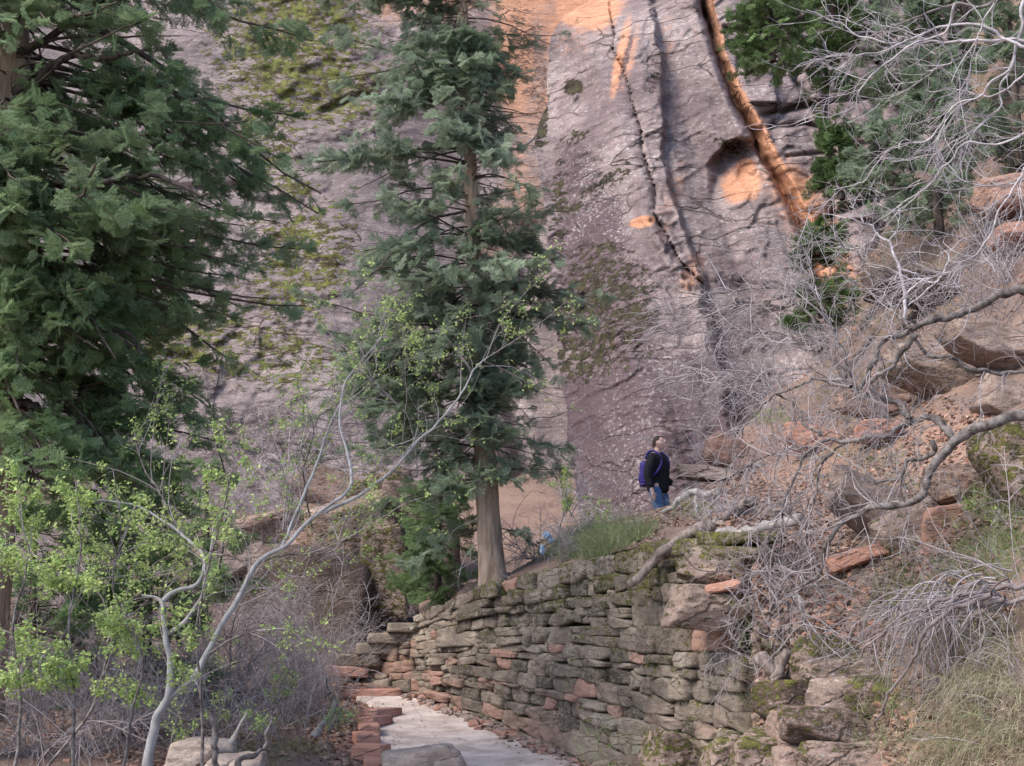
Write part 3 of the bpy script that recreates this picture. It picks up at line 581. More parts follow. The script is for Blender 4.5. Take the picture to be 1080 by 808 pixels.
# ================================================================== STONES
def cube_sphere(n):
    V = []; F = []; u = np.linspace(-1, 1, n+1)
    g = np.tan(u*PI/4)
    a, b = np.meshgrid(g, g); o = np.ones_like(a)
    for ax in range(3):
        for sg in (-1, 1):
            c = [None]*3; c[ax] = o*sg; c[(ax+1) % 3] = a*sg; c[(ax+2) % 3] = b
            base = len(V)*(n+1)**2; V.append(np.stack(c, -1).reshape(-1, 3)); f = gridF(n+1, n+1, True); F.append(f+base)
    V = np.concatenate(V); F = np.concatenate(F)
    key = np.round(V*1e5).astype(np.int64); _, idx, inv = np.unique(key, axis=0, return_index=True, return_inverse=True)
    return V[idx], inv.ravel()[F]
CS6, CS10, CS24, CS3 = cube_sphere(7), cube_sphere(11), cube_sphere(26), cube_sphere(2)
def rockshape(cs_, dims, seed, cuts=13, box=.55, rough=.05):
    """faceted stone: unit directions cut by random planes, half sizes dims"""
    r = np.random.default_rng(seed); V, F = cs_; U = nrm(V)
    N = nrm(r.normal(size=(cuts, 3))); dd = r.uniform(.72, 1.05, cuts)
    ax = np.vstack([np.eye(3), -np.eye(3)])+r.normal(0, .13, (6, 3)); N = np.vstack([N, nrm(ax)]); dd = np.concatenate([dd*1.12, r.uniform(.78, .92, 6)])
    dot = U@N.T; lim = np.where(dot > .05, dd/np.maximum(dot, .05), 9.); k = 26.
    rr = -np.log(np.sum(np.exp(-k*lim), -1))/k
    W = U*rr[:, None]; W = W*(1+rough*fbm(W*2.2+seed*3.1, 4, seed % 97)[:, None]+.4*rough*fbm(W*8+seed, 3, 5)[:, None])
    return W*np.asarray(dims)/.86, F
def rotz(V, a):
    c, s_ = math.cos(a), math.sin(a); return V@np.array([[c, s_, 0], [-s_, c, 0], [0, 0, 1]])
def roty(V, a):
    c, s_ = math.cos(a), math.sin(a); return V@np.array([[c, 0, s_], [0, 1, 0], [-s_, 0, c]])

# ---- the retaining wall: courses of laid stones along a plan line
root = thing('retaining_wall', P(600, 800, 16.4), 'long dry-laid wall of grey and reddish mossy stones beside the concrete path', 'stone wall')
def wall_run(acc, pxs, base, top, dep, ncourse, lmean, redf, mossf, seed, stairs=None, palef=.4):
    r = np.random.default_rng(seed); pxs = np.array(pxs, float)
    Bp = P(pxs, base, dep); Tp = P(pxs, top, np.array(dep)+.30)
    S = np.concatenate([[0], np.cumsum(np.linalg.norm(np.diff(Bp[:, :2], axis=0), axis=1))]); Ltot = S[-1]
    B = lambda s: np.stack([np.interp(s, S, Bp[:, k]) for k in range(3)], -1)
    Tt = lambda s: np.stack([np.interp(s, S, Tp[:, k]) for k in range(3)], -1)
    hs = r.uniform(.62, 1.45, ncourse); hs = np.concatenate([[0], np.cumsum(hs)/hs.sum()])
    wob = lambda s, k: .026*fbm(p3(np.atleast_1d(s)*1.3, k*3.3, seed), 3, seed)[0]+hs[k] if 0 < k < ncourse else hs[k]
    for c in range(ncourse):
        s = -r.uniform(0, .15)
        while s < Ltot:
            l = lmean*r.choice([.38, .6, .85, 1.1, 1.6], p=[.16, .26, .28, .2, .10])*r.uniform(.85, 1.15)*(1.25 if hs[c+1]-hs[c] > 1.15/ncourse else .9)
            sm = s+l/2; b = B(sm); t = Tt(sm); h0, h1 = wob(sm, c), wob(sm, c+1); s0 = s; s += l
            if sm > Ltot: break
            if stairs is not None and h1 > stairs(sm)+.02: continue
            tang = B(min(sm+.1, Ltot))-B(max(sm-.1, 0)); ttop = Tt(min(sm+.1, Ltot))-Tt(max(sm-.1, 0)); hm = (h0+h1)/2
            td = tang/np.linalg.norm(tang)*(1-hm)+ttop/np.linalg.norm(ttop)*hm; flat = nrm(np.array([td[0], td[1], 0])); nor = np.array([flat[1], -flat[0], 0])
            ce = b+(t-b)*hm; H = np.linalg.norm(t-b)*(h1-h0)
            split = [(0, 1)] if H < .17 or r.random() > .16 else [(0, .5), (.5, 1)]
            for (u0, u1) in split:
                hh = H*(u1-u0); cc = ce+(t-b)/np.linalg.norm(t-b)*H*((u0+u1)/2-.5)
                dims = (l*.53, r.uniform(.15, .22), hh*.53)
                W, F = rockshape(CS10 if l*hh > .03 else CS6, dims, int(r.integers(1e6)), 7, rough=.055)
                # squarer than a boulder
                cube = (CS10 if l*hh > .03 else CS6)[0]/1.0; W = W*.42+.58*cube*np.array(dims)*.93*(1+.035*r.normal(size=3)); W[:, 2] *= 1+.22*r.normal()*W[:, 0]/dims[0]
                W = W*(1+.12*fbm(W*9+r.uniform(0, 90), 4, 3)[:, None])
                W = roty(W, -r.normal(0, .03)); W = rotz(W, r.normal(0, .05)); jut = r.normal(0, .022)+.02
                ex = nrm(np.array([flat[0], flat[1], td[2]])); ey = -nor; ez = nrm(np.cross(ex, ey))
                if ez[2] < 0: ez = -ez
                G = cc+nor*jut+W[:, 0:1]*ex+W[:, 1:2]*ey+W[:, 2:3]*ez
                isred = r.random() < redf(sm/Ltot, hm); A = np.zeros((len(G), 4))
                A[:, 1] = r.uniform(.35, .85) if isred else r.uniform(-.15, .38); A[:, 2] = (0 if isred else r.uniform(.05, .6)); A[:, 3] = palef*r.uniform(.3, 1.6)*(0.4 if isred else 1)
                A[:, 0] = mossf(sm/Ltot, hm)*(1 if not isred else .5)+.18*sst(W[:, 2]/dims[2], .2, 1)+.1*r.normal()
                acc.add(G, F, A)
    return B, Tt, Ltot
acc = Acc()
B1 = wall_run(acc, WC[:, 0], WC[:, 1]+4, WC[:, 2], WC[:, 3], 14, .52, lambda s, h: .10+.25*max(0, .35-s)+(.13 if h < .4 else 0)-.07*(h > .7), lambda s, h: .08+.22*sst(h, .6, .95)*sst(s, .1, .35)+.10*s, 5, palef=.8)
sx = [346, 375, 400, 430, 452]
B2 = wall_run(acc, sx, [735, 737, 738, 739, 738], [652, 652, 652, 652, 650], [21.0, 20.9, 20.7, 20.45, 20.2], 9, .27, lambda s, h: .2+.4*sst(s, .2, .8), lambda s, h: .02, 8, stairs=lambda s: .12+.80*np.clip(s/1.35, 0, 1), palef=.5)
acc.build('laid_stones', M['stone'], parent=root)
acc = Acc()
for (B, T, L), off in ((B1, .19), (B2, .19)):
    s = np.linspace(0, L, 60); b = B(s); t = T(s)
    if B is B2[0]: t = b+(t-b)*(.10+.72*np.clip(s/1.35, 0, 1))[:, None]
    g = np.linspace(-.02, .95, 24)[None, :, None]; W = b[:, None]*(1-g)+t[:, None]*g; tg = nrm(np.gradient(b, axis=0)); nn = np.stack([-tg[:, 1], tg[:, 0], 0*tg[:, 0]], -1)
    W = W+nn[:, None]*off+fbm(W*6, 3, 4)[..., None]*.03*nn[:, None]
    back = W[:, -1:]+np.array([.1, .75, 0.02]); W = np.concatenate([W, back], 1)
    acc.add(W.reshape(-1, 3), gridF(60, 25), np.array([0, .2, .9, 0]))
acc.build('earth_core', M['soil'], parent=root)
# rubble pressed along the foot of the wall and the path edge is scattered later

def rock(name, px, py, d, w, h, dep, label, mat='boulder', A=(0, .1, .1, .5), seed=1, rot=0, tilt=0, cs_=None, cat='boulder', cuts=12, group=None, rough=.05, mossy_top=.0):
    """px,py centre; w,h size in photo pixels at depth d; dep depth in metres"""
    c = P(px, py, d); s_ = d/FPX/.98; dims = (w*s_/2, dep/2, h*s_/2); W, F = rockshape(cs_ or CS24, dims, seed, cuts, rough=rough)
    W = roty(W, rad(rot)); W = rotz(W, rad(tilt)); G = W+c; A_ = np.tile(np.array(A, float), (len(W), 1)); A_[:, 0] += mossy_top*sst(W[:, 2]/dims[2], -.2, .8)
    base = np.array([c[0], c[1], G[:, 2].min()])
    return tag(mesh(name, G, F, M[mat], loc=base, attr=A_), label, cat, group)
for i, a in enumerate([
    (868, 697, 12.1, 66, 48, .5, 'square grey boulder with yellow-green moss under the rubble chute', (.38, 0, .3, .8), 0, 20, .2),
    (897, 708, 11.7, 58, 30, .45, 'flat pale wedge-shaped rock leaning over the tan square rock', (.2, .0, .35, .8), 4, -10, .15),
    (830, 742, 11.9, 62, 46, .5, 'blocky brown boulder with moss on its left face beside the tan rock', (.42, .0, .7, .4), 3, 15, 0),
    (886, 736, 11.5, 56, 40, .4, 'tan squarish rock in the middle of the lower rock pile', (.0, .12, .05, .8), -3, 10, .1),
    (934, 738, 11.4, 84, 44, .5, 'greenish grey boulder under the hanging dead roots', (.4, .0, .65, .4), 3, -12, .1),
    (878, 771, 11.2, 104, 42, .5, 'long sharp-edged tan rock laid across the lower rock pile', (.12, .0, .55, .7), -9, 10, .2),
    (950, 773, 11.2, 66, 24, .45, 'small brown slab below the greenish grey boulder', (.02, .15, .5, .3), -6, 0, .1),
    (914, 787, 11.0, 84, 13, .4, 'thin flat slab wedged under the long tan rock', (.0, .25, .2, .4), 4, 0, .1),
    (890, 804, 10.9, 96, 32, .5, 'broad pale rock at the bottom of the rock pile', (.15, .05, .45, .6), -4, 8, .1),
    (842, 778, 11.5, 46, 46, .4, 'rounded reddish brown rock left of the long tan rock', (.05, .35, .3, .3), 0, 0, 0),
    (800, 800, 11.6, 56, 44, .5, 'low mossy rock at the lower left of the rock pile', (.4, .2, .3, .4), -5, 0, .15),
    (768, 796, 12.0, 44, 38, .5, 'small mossy rock with white lichen below the wall end', (.42, .2, .3, .6), 3, 0, .1),
    (652, 822, 14.6, 60, 44, .6, 'lichen-covered grey boulder at the foot of the stone wall', (.22, .1, .4, 1.0), 10, 0, .1),
    (712, 806, 13.7, 62, 52, .6, 'mossy lumpy boulder at the wall foot where the bank rises', (.35, .15, .4, .8), -15, 10, .15),
    (838, 800, 11.2, 44, 30, .4, 'small tan rock beside the broad pale bottom rock', (.0, .3, .0, .4), 8, 0, 0),
    (742, 641, 13.35, 76, 46, .6, 'big pointed tan boulder capping the end of the stone wall', (.2, .05, .3, .5), -4, 12, .1),
    (752, 604, 13.7, 62, 30, .6, 'grey domed boulder on top of the stone wall end', (.3, .05, .4, .7), -18, 0, .15),
    (758, 621, 13.3, 46, 12, .5, 'thin reddish slab between the domed and pointed boulders', (.0, .75, .1, .2), 8, 0, 0),
    (447, 818, 14.9, 84, 56, .6, 'pale pointed rock at the near edge of the path', (.06, .05, .0, .3), 0, 20, 0),
    (930, 545, 13.9, 130, 44, .8, 'long grey-violet slab sloping up the hillside under the drooping limb', (.06, .15, .15, .7), -35, 8, .05),
    (900, 590, 13.2, 56, 20, .4, 'flat bright red slab lying above the rubble chute', (.0, 1.1, 0, .1), 18, 0, 0),
    (960, 562, 13.2, 66, 60, .7, 'lichen-spotted reddish boulder below the drooping limb', (.25, .25, .35, .8), 25, 0, 0),
    (1013, 515, 13.2, 66, 44, .7, 'red-brown overhanging boulder between limb and mossy boulder', (.0, .4, .45, .1), -6, 0, 0),
    (1066, 492, 11.6, 54, 90, .8, 'tall boulder thick with bright moss at the right edge', (.42, .1, .3, .2), 24, 0, .1),
    (1000, 560, 12.9, 60, 50, .6, 'orange-red boulder below the overhanging one', (.05, .55, .2, .2), 10, 0, 0),
    (1050, 366, 16.3, 108, 40, .9, 'large pale orange slab under the upper bare limb', (.05, .26, .1, .7), -24, 0, .1),
    (995, 405, 17.2, 120, 40, 1.0, 'long grey block tilted across the upper hillside', (.15, .1, .45, .8), -27, 10, .1),
    (1066, 428, 15.0, 70, 40, .8, 'pale pink boulder at the right edge above the thick limb', (.05, .2, .15, .7), -30, 0, 0),
    (930, 428, 18.3, 100, 32, .9, 'low reddish ledge rock above the dirt patch', (.05, .4, .3, .5), -14, 0, .1),
    (855, 465, 18.8, 60, 26, .7, 'bright orange-red rock in the middle of the dirt slope', (.0, .9, .0, .2), -10, 0, 0),
    (925, 455, 17.0, 40, 24, .6, 'small orange-red rock beside the forked limb', (.0, .9, .1, .2), -6, 0, 0),
    (960, 302, 22.0, 90, 34, 1.2, 'dark hollow-sided rock high on the hillside', (.05, .3, .8, .2), -6, 0, 0),
    (1062, 208, 21.5, 74, 40, 1.2, 'red overhang block near the upper right edge', (.0, .5, .3, .3), 3, 0, 0),
    (1072, 250, 21.0, 50, 26, 1.0, 'small red block below the red overhang', (.0, .85, .3, .2), 3, 0, 0),
    (800, 545, 15.4, 60, 26, .6, 'brown rock half buried behind the driftwood', (.05, .2, .4, .4), 4, 0, .1),
    (770, 480, 20.5, 50, 34, .7, 'rusty rock behind the hiker towards the cliff', (.05, .5, .2, .3), -20, 0, 0),
    (745, 500, 20.0, 60, 14, .6, 'flat weathered rock ledge just right of the hiker', (.0, .2, .2, .7), -5, 0, 0),
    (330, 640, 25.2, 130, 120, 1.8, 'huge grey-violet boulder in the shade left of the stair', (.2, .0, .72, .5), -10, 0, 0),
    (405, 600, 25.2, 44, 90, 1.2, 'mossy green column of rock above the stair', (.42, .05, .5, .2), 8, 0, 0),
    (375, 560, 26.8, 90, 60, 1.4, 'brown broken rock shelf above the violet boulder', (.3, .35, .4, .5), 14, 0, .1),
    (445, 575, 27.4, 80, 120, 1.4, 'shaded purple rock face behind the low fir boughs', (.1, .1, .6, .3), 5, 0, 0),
    (300, 555, 29.5, 120, 34, 1.6, 'long brown ledge above the violet boulder with moss along its top', (.25, .4, .35, .5), 10, 0, .15),
    (345, 585, 27.6, 90, 30, 1.4, 'cracked tan ledge rock just above the violet boulder', (.15, .45, .3, .5), -12, 0, .2),
    (410, 540, 28.6, 70, 60, 1.4, 'brown rocky shelf with moss left of the fir trunk', (.35, .35, .4, .4), 20, 0, .15),
    (355, 520, 30.5, 100, 40, 1.5, 'pinkish brown broken ledge behind the sapling branch', (.2, .4, .25, .6), -20, 0, .1),
    (245, 590, 28.0, 70, 40, 1.3, 'grey rock on the slope left of the violet boulder', (.05, .1, .3, .6), 5, 0, .1),
    (212, 800, 13.2, 70, 42, .6, 'pale grey boulder at the foot of the white sapling', (.05, .0, .05, .4), -6, 0, 0),
    (248, 812, 12.8, 60, 30, .6, 'low light rock by the broken grey stump', (.05, .0, .1, .4), 4, 0, 0)]):
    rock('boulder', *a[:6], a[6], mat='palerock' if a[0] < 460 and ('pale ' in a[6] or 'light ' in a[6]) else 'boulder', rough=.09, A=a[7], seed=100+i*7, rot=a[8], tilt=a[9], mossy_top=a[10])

# ---- kerb stones and steps
def block(name, px, py, d, w, h, dep, label, cat, A=(0, .4, 0, .2), rot=0, yaw=0, seed=0, group=None, mat='redstone'):
    c = P(px, py, d); s_ = d/FPX/.98; dims = np.array((w*s_/2, dep/2, h*s_/2)); r = np.random.default_rng(seed)
    cv = CS10[0]; W, F = rockshape(CS10, dims, seed+5, 3, rough=.02); W = W*.22+.78*cv*dims*.97; W = W*(1+.02*fbm(W*9+seed, 3, 2)[:, None]); W = rotz(roty(W, rad(rot)), rad(yaw)); G = W+c
    return tag(mesh(name, G, F, M[mat], loc=(c[0], c[1], G[:, 2].min()), attr=np.tile(A, (len(G), 1))), label, cat, group)
KG = 'red kerb stones along the left edge of the path'
for i, (px, py, w, h, dep, yaw, lb) in enumerate([(404, 751, 20, 8, .50, -38, 'farthest and palest kerb stone, where the path edge bends'), (395, 760, 21, 9, .42, -30, 'second kerb stone from the far end, pale pinkish red'), (389, 769, 22, 11, .44, 8, 'short red kerb stone in the middle of the row'),
                                              (386, 780, 25, 14, .46, 14, 'long brick-red kerb stone with a flat top'), (391, 794, 34, 16, .46, -6, 'widest red kerb stone beside the pale pointed rock'), (399, 809, 30, 17, .5, 5, 'nearest kerb stone, deep red, half behind the pale rock')]):
    block('kerb_stone', px, py, float(path_d(py+5)), w, h, dep, lb, 'kerb stone', (0, .25+.1*i, 0, .4-.05*i), rot=R.normal(0, 2), yaw=yaw, seed=30+i, group=KG)
for i, (px, py, d, w, h, dep, A, lb) in enumerate([(384, 731, 20.25, 74, 9, .45, (0, .5, 0, .4), 'lowest stair step, a wide red slab at the end of the path'), (356, 722, 20.9, 34, 15, .8, (.1, 0, .5, .4), 'dark grey stair slab left of the lowest red step'), (368, 708, 20.9, 44, 12, .8, (0, .35, .1, .4), 'pinkish stair step just above the lowest one'),
                                                 (383, 696, 20.9, 44, 12, .8, (.1, 0, .4, .5), 'grey middle stair step'), (397, 684, 20.85, 42, 11, .8, (.05, .1, .25, .5), 'grey-tan stair step, third from the top'), (413, 673, 20.8, 44, 11, .8, (.05, .3, .3, .5), 'reddish grey stair step below the top one'), (432, 662, 20.7, 46, 10, .8, (.05, 0, .3, .5), 'highest grey stair step, level with the wall top')]):
    block('stair_step', px, py, d, w, h, dep, lb, 'stair step', A, seed=60+i, group='stone steps climbing behind the wall', mat='redstone' if i in (0, 2) else 'stone', yaw=R.normal(0, 4))

# ================================================================== RUBBLE, LITTER, GRASS (stuff)
def scatter_rocks(name, label, fn, regs, mat, smin, smax, A=(0, .4, 0, .3), jitter=.5, flat=.6, power=2.2):
    acc = Acc(); protos = [rockshape(CS3, (1, 1, 1), 900+k, 8, rough=.08) for k in range(5)]
    for (x, y, rx, ry, n, sz) in regs:
        th = R.uniform(0, 2*PI, n); rr = R.random(n)**.6; px = x+np.cos(th)*rr*rx; py = y+np.sin(th)*rr*ry
        if name == 'rubble':
            k = ~((px < 795) & (py > 556)) & (py > crestf(px)); px, py = px[k], py[k]; n = len(px)
        pos = fn(px, py); s = (smin+(smax-smin)*R.random(n)**power)*sz
        X, Y, Z = basis(nrm(np.stack([R.normal(size=n), R.normal(size=n), R.normal(0, .3, n)], -1)), .3)
        AA = np.tile(A, (n, 1)); AA[:, 1] += R.normal(0, jitter, n); AA[:, 3] += R.normal(0, .2, n); AA[:, 2] += np.clip(R.normal(0, .3, n), 0, 1)
        s3 = np.stack([s*R.uniform(.8, 1.6, n), s*R.uniform(.7, 1.1, n), s*flat*R.uniform(.5, 1.2, n)], -1); pk = R.integers(0, 5, n)
        for k in range(5):
            g = pk == k
            if g.any():
                V, F, A2 = place(protos[k][0], protos[k][1], pos[g], X[g], Y[g], Z[g], s3[g], AA[g]); acc.add(V, F, A2)
    return tag(acc.build(name, mat, smooth=False), label, kind='stuff')
scatter_rocks('rubble', 'broken red and tan stones and grit strewn over the hillside', onH, [(890, 615, 50, 26, 420, 1.0), (880, 640, 80, 40, 700, .8), (850, 660, 70, 26, 300, .8), (850, 500, 90, 70, 1200, .55), (960, 620, 70, 50, 600, .6), (1000, 480, 90, 60, 600, .6), (930, 560, 160, 130, 1600, .4), (820, 770, 70, 50, 420, .7), (960, 760, 60, 60, 420, .6), (760, 530, 60, 25, 250, .6),
               (920, 300, 200, 130, 1500, .8), (950, 110, 160, 120, 900, 1.0), (660, 560, 80, 24, 260, .4), (880, 180, 60, 140, 500, .8)], M['boulder'], .012, .07, (0, .22, .1, .6))
scatter_rocks('grit', 'loose stone chips on the soil beside the path and wall foot', onG, [(365, 770, 34, 46, 420, .8), (340, 730, 40, 20, 200, 1), (520, 775, 90, 30, 10, .6), (620, 815, 70, 25, 260, .9), (420, 650, 60, 20, 200, .7), (200, 760, 200, 60, 500, .7), (250, 620, 250, 80, 700, .9)], M['boulder'], .01, .06, (0, .45, .1, .4))
# little stones strewn where the wall meets the path
n = 420; s = R.uniform(0, B1[2], n)*.62; b = B1[0](s); tg = nrm(B1[0](s+.05)-B1[0](s-.05)); nn = np.stack([tg[:, 1], -tg[:, 0], 0*s], -1); off = np.abs(R.normal(0, .12, n))+.14
pos = b+nn*off[:, None]; pos[:, 2] = ZP0-(20-pos[:, 1])*SLP+.01; acc = Acc(); sz = .012+.05*R.random(n)**3
pv, pf = rockshape(CS3, (1, 1, 1), 77, 8); X, Y, Z = basis(nrm(R.normal(size=(n, 3))*[1, 1, .2])); AA = np.tile([0, .4, .1, .3], (n, 1)); AA[:, 1] += R.normal(0, .4, n)
V, F, A = place(pv, pf, pos, X, Y, Z, np.stack([sz*1.3, sz, sz*.6], -1), AA); acc.add(V, F, A)
tag(acc.build('foot_rubble', M['boulder'], smooth=False), 'small reddish stones gathered along the foot of the wall', kind='stuff')

def litter(name, label, fn, regs, size=.035, A=(0, .5)):
    acc = Acc(); pv = np.array([(-1, 0, 0), (-.2, .5, .12), (1, 0, -.05), (-.1, -.5, .18)], float); pf = np.array([(0, 1, 2), (0, 2, 3)])
    for (x, y, rx, ry, n) in regs:
        th = R.uniform(0, 2*PI, n); rr = R.random(n)**.55; px = x+np.cos(th)*rr*rx; py = y+np.sin(th)*rr*ry
        if fn is onH: k = ~((px < 795) & (py > 556+(px < 700)*20)) & (py > crestf(px)); px, py = px[k], py[k]; n = len(px)
        pos = fn(px, py)+np.array([0, 0, .012]); X, Y, Z = basis(nrm(R.normal(size=(n, 3))*[1, 1, .35]), .5)
        AA = np.zeros((n, 4)); AA[:, 0] = np.clip(R.normal(.3, .4, n), 0, 1); AA[:, 1] = np.clip(R.normal(.5, .3, n), 0, 1)
        V, F, A2 = place(pv, pf, pos, X, Y, Z, size*R.uniform(.5, 1.4, n), AA); acc.add(V, F, A2)
    return tag(acc.build(name, M['litter'], smooth=False), label, kind='stuff')
litter('leaf_litter', 'dead brown and pinkish leaves lying over the hillside', onH, [(740, 530, 90, 40, 2600), (800, 640, 60, 60, 1600), (960, 640, 110, 60, 2600), (1000, 500, 110, 80, 2000), (850, 560, 60, 60, 1600), (900, 250, 160, 120, 2600), (440, 640, 60, 24, 700), (1000, 770, 80, 60, 1500), (640, 570, 90, 26, 1300), (800, 740, 50, 70, 1400)])
litter('fallen_leaves', 'dead leaves and bark scraps on the gully floor', onG, [(360, 770, 40, 40, 500), (200, 760, 200, 50, 2400), (150, 620, 250, 90, 3000), (420, 645, 70, 24, 1200), (330, 730, 60, 25, 600)])

def grass(name, label, pos, h, w, lean, green, kind='stuff', droop=.5, Kk=5, spread=.5):
    n = len(pos); D = nrm(np.stack([R.normal(0, spread, n)+lean[0], R.normal(0, spread, n)+lean[1], np.ones(n)*1.0+lean[2]], -1)); L = h*R.uniform(.45, 1.25, n)
    pts = np.zeros((n, Kk, 3)); pts[:, 0] = pos; d = D
    for k in range(1, Kk):
        d = nrm(d+np.array([0, 0, -droop*k/Kk])+R.normal(0, .06, (n, 3))); pts[:, k] = pts[:, k-1]+d*(L/(Kk-1))[:, None]
    T = nrm(np.gradient(pts, axis=1)); sd = nrm(np.cross(T, nrm(R.normal(size=(n, 1, 3))))); wd = (w*R.uniform(.6, 1.3, n))[:, None, None]*np.linspace(1, .15, Kk)[None, :, None]
    V = np.stack([pts-sd*wd, pts+sd*wd], 2); idx = np.arange(n*Kk*2).reshape(n, Kk, 2)
    F = np.stack([idx[:, :-1, 0], idx[:, :-1, 1], idx[:, 1:, 1], idx[:, 1:, 0]], -1).reshape(-1, 4)
    A = np.zeros((n, Kk, 2, 4)); A[..., 0] = np.clip(R.normal(green, .3, n), 0, 1)[:, None, None]; A[..., 1] = np.clip(R.normal(.5, .28, n), 0, 1)[:, None, None]
    o = mesh(name, V.reshape(-1, 3), F, M['dryg'], attr=A.reshape(-1, 4), smooth=False)
    return tag(o, label, kind=kind)
def clumps(fn, regs, r=.12):
    out = []
    for (x, y, rx, ry, nc, per) in regs:
        th = R.uniform(0, 2*PI, nc); rr = R.random(nc)**.5; gx_, gy_ = x+np.cos(th)*rr*rx, y+np.sin(th)*rr*ry; k = (gy_ > crestf(gx_)) | (fn is not onH); c = fn(gx_[k], gy_[k]); q = np.repeat(c, per, axis=0); out.append(q+R.normal(0, r, q.shape)*[1, 1, .15]-[0, 0, .03])
    return np.concatenate(out)
grass('grass', 'green and straw coloured grass on top of the stone wall', clumps(onH, [(610, 575, 50, 16, 60, 70), (650, 566, 40, 12, 36, 60), (740, 540, 24, 8, 8, 30), (590, 560, 30, 16, 24, 60)]), .30, .003, (-.1, -.15, 0), .75)
grass('hillside_grass', 'thin green tufts between the rocks of the hillside', clumps(onH, [(1050, 560, 50, 60, 40, 50), (920, 500, 60, 50, 16, 40), (900, 400, 70, 70, 24, 40), (960, 610, 60, 40, 24, 40), (850, 430, 60, 30, 16, 40), (960, 250, 120, 100, 60, 40), (950, 720, 40, 70, 22, 34), (790, 690, 25, 60, 18, 30), (1000, 660, 60, 40, 24, 40)]), .22, .0028, (-.2, -.2, 0), .85)
grass('dry_grass', 'long straw coloured grass hanging down the bank at the lower right', clumps(onH, [(1050, 760, 46, 60, 44, 70), (1065, 690, 40, 50, 24, 60), (1000, 790, 40, 30, 16, 50)], .13), .30, .0022, (-.5, -.5, -.2), .22, droop=1.1)
grass('bank_grass', 'sparse weeds at the foot of the wall', np.concatenate([clumps(onH, [(800, 790, 60, 30, 16, 30)]), P(R.uniform(600, 760, 260), R.uniform(770, 830, 260), 13.9)]), .2, .003, (-.1, -.2, 0), .8)
grass('gully_grass', 'weeds growing beside the path and the gully', clumps(onG, [(320, 760, 60, 40, 26, 30), (380, 745, 20, 14, 10, 22), (250, 790, 80, 20, 30, 24)]), .16, .003, (0, -.1, 0), .8)

# ================================================================== BARE TREES AND SHRUBS
# --- the big bare tree reaching in from the right edge
bt = thing('bare_tree', onH(1240, 560)-[0, 0, .1], 'gnarled leafless tree whose thick drooping limbs reach in from the right edge', 'tree')
root_pt = np.array(bt.location)
LIMBS = [  # pts, d0, d1, r0, r1
    ([(1245, 560), (1180, 480), (1130, 448), (1080, 437), (1052, 445), (1015, 460), (996, 478), (981, 500), (974, 519), (962, 530), (933, 534), (910, 538), (888, 552), (873, 570), (869, 580), (862, 605), (845, 618), (832, 625)], 10.6, 11.6, .056, .010),
    ([(1009, 464), (995, 452), (978, 438), (962, 443), (925, 460), (892, 467), (870, 462), (850, 478), (838, 500), (826, 540), (822, 590)], 11.1, 11.9, .034, .006),
    ([(959, 444), (948, 428), (935, 421), (910, 419), (895, 406), (884, 385), (870, 370), (858, 337), (840, 320), (824, 308), (800, 303), (754, 310), (717, 307)], 11.3, 12.6, .030, .005),
    ([(1245, 540), (1200, 400), (1150, 330), (1080, 307), (1052, 313), (1029, 324), (992, 337), (955, 348), (930, 362), (920, 385), (908, 410)], 10.8, 11.5, .044, .018),
    ([(963, 352), (952, 368), (938, 385), (924, 405), (918, 415)], 11.3, 11.4, .028, .010),
    ([(1085, 392), (1060, 391), (1033, 391), (1010, 385), (989, 378), (970, 362), (958, 348)], 11.2, 11.3, .016, .014),
    ([(984, 465), (980, 482), (958, 484), (950, 498), (945, 506), (925, 509), (912, 506)], 11.2, 11.4, .022, .008),
    ([(897, 405), (880, 405), (862, 402), (840, 410), (815, 420), (795, 438), (775, 470), (768, 500)], 11.4, 12.4, .016, .005),
    ([(870, 370), (850, 366), (826, 352), (800, 352), (770, 345), (735, 352), (700, 352)], 11.5, 12.8, .014, .004),
    ([(838, 318), (815, 325), (790, 322), (762, 325), (735, 335)], 12.0, 12.8, .012, .004),
    ([(862, 462), (845, 440), (830, 420), (810, 405), (780, 395), (750, 400), (722, 388)], 11.6, 12.6, .013, .004),
    ([(892, 467), (875, 480), (862, 510), (852, 545), (846, 600), (838, 645)], 11.6, 11.8, .012, .004),
    ([(908, 410), (896, 392), (880, 350), (862, 310), (850, 270), (830, 250)], 11.5, 12.3, .014, .004),
    ([(962, 350), (940, 320), (920, 300), (905, 270), (880, 250)], 11.3, 12.0, .014, .004),
    ([(826, 540), (810, 570), (806, 610), (790, 640)], 11.9, 12.0, .009, .004),
    ([(860, 470), (835, 472), (805, 482), (775, 500), (750, 520)], 11.7, 12.4, .011, .004),
    ([(832, 625), (842, 640), (850, 650), (851, 662)], 11.6, 11.5, .011, .005)]
twb = []
for i, (pp, d0, d1, r0, r1) in enumerate(LIMBS):
    W, rr = traced(pp, d0, d1, r0, r1, 60, .016 if i else .012, i); rr = rr*(1+.22*np.clip(fbm(W*14, 2, i), 0, 1))
    if i in (0, 3): W[0] = root_pt
    a = Acc(); one(a, W, rr, 10); a.build('limb', M['greybark'], parent=bt)
    twb.append(W[8 if i in (0, 3) else 3:][::1])
W, rr = traced([(1240, 620), (1243, 560), (1248, 500), (1260, 300), (1250, 100), (1200, -60)], 10.6, 11, .17, .1, 30); W[0] = root_pt; a = Acc(); one(a, W, rr, 12); a.build('trunk', M['greybark'], parent=bt)
ta = Acc()
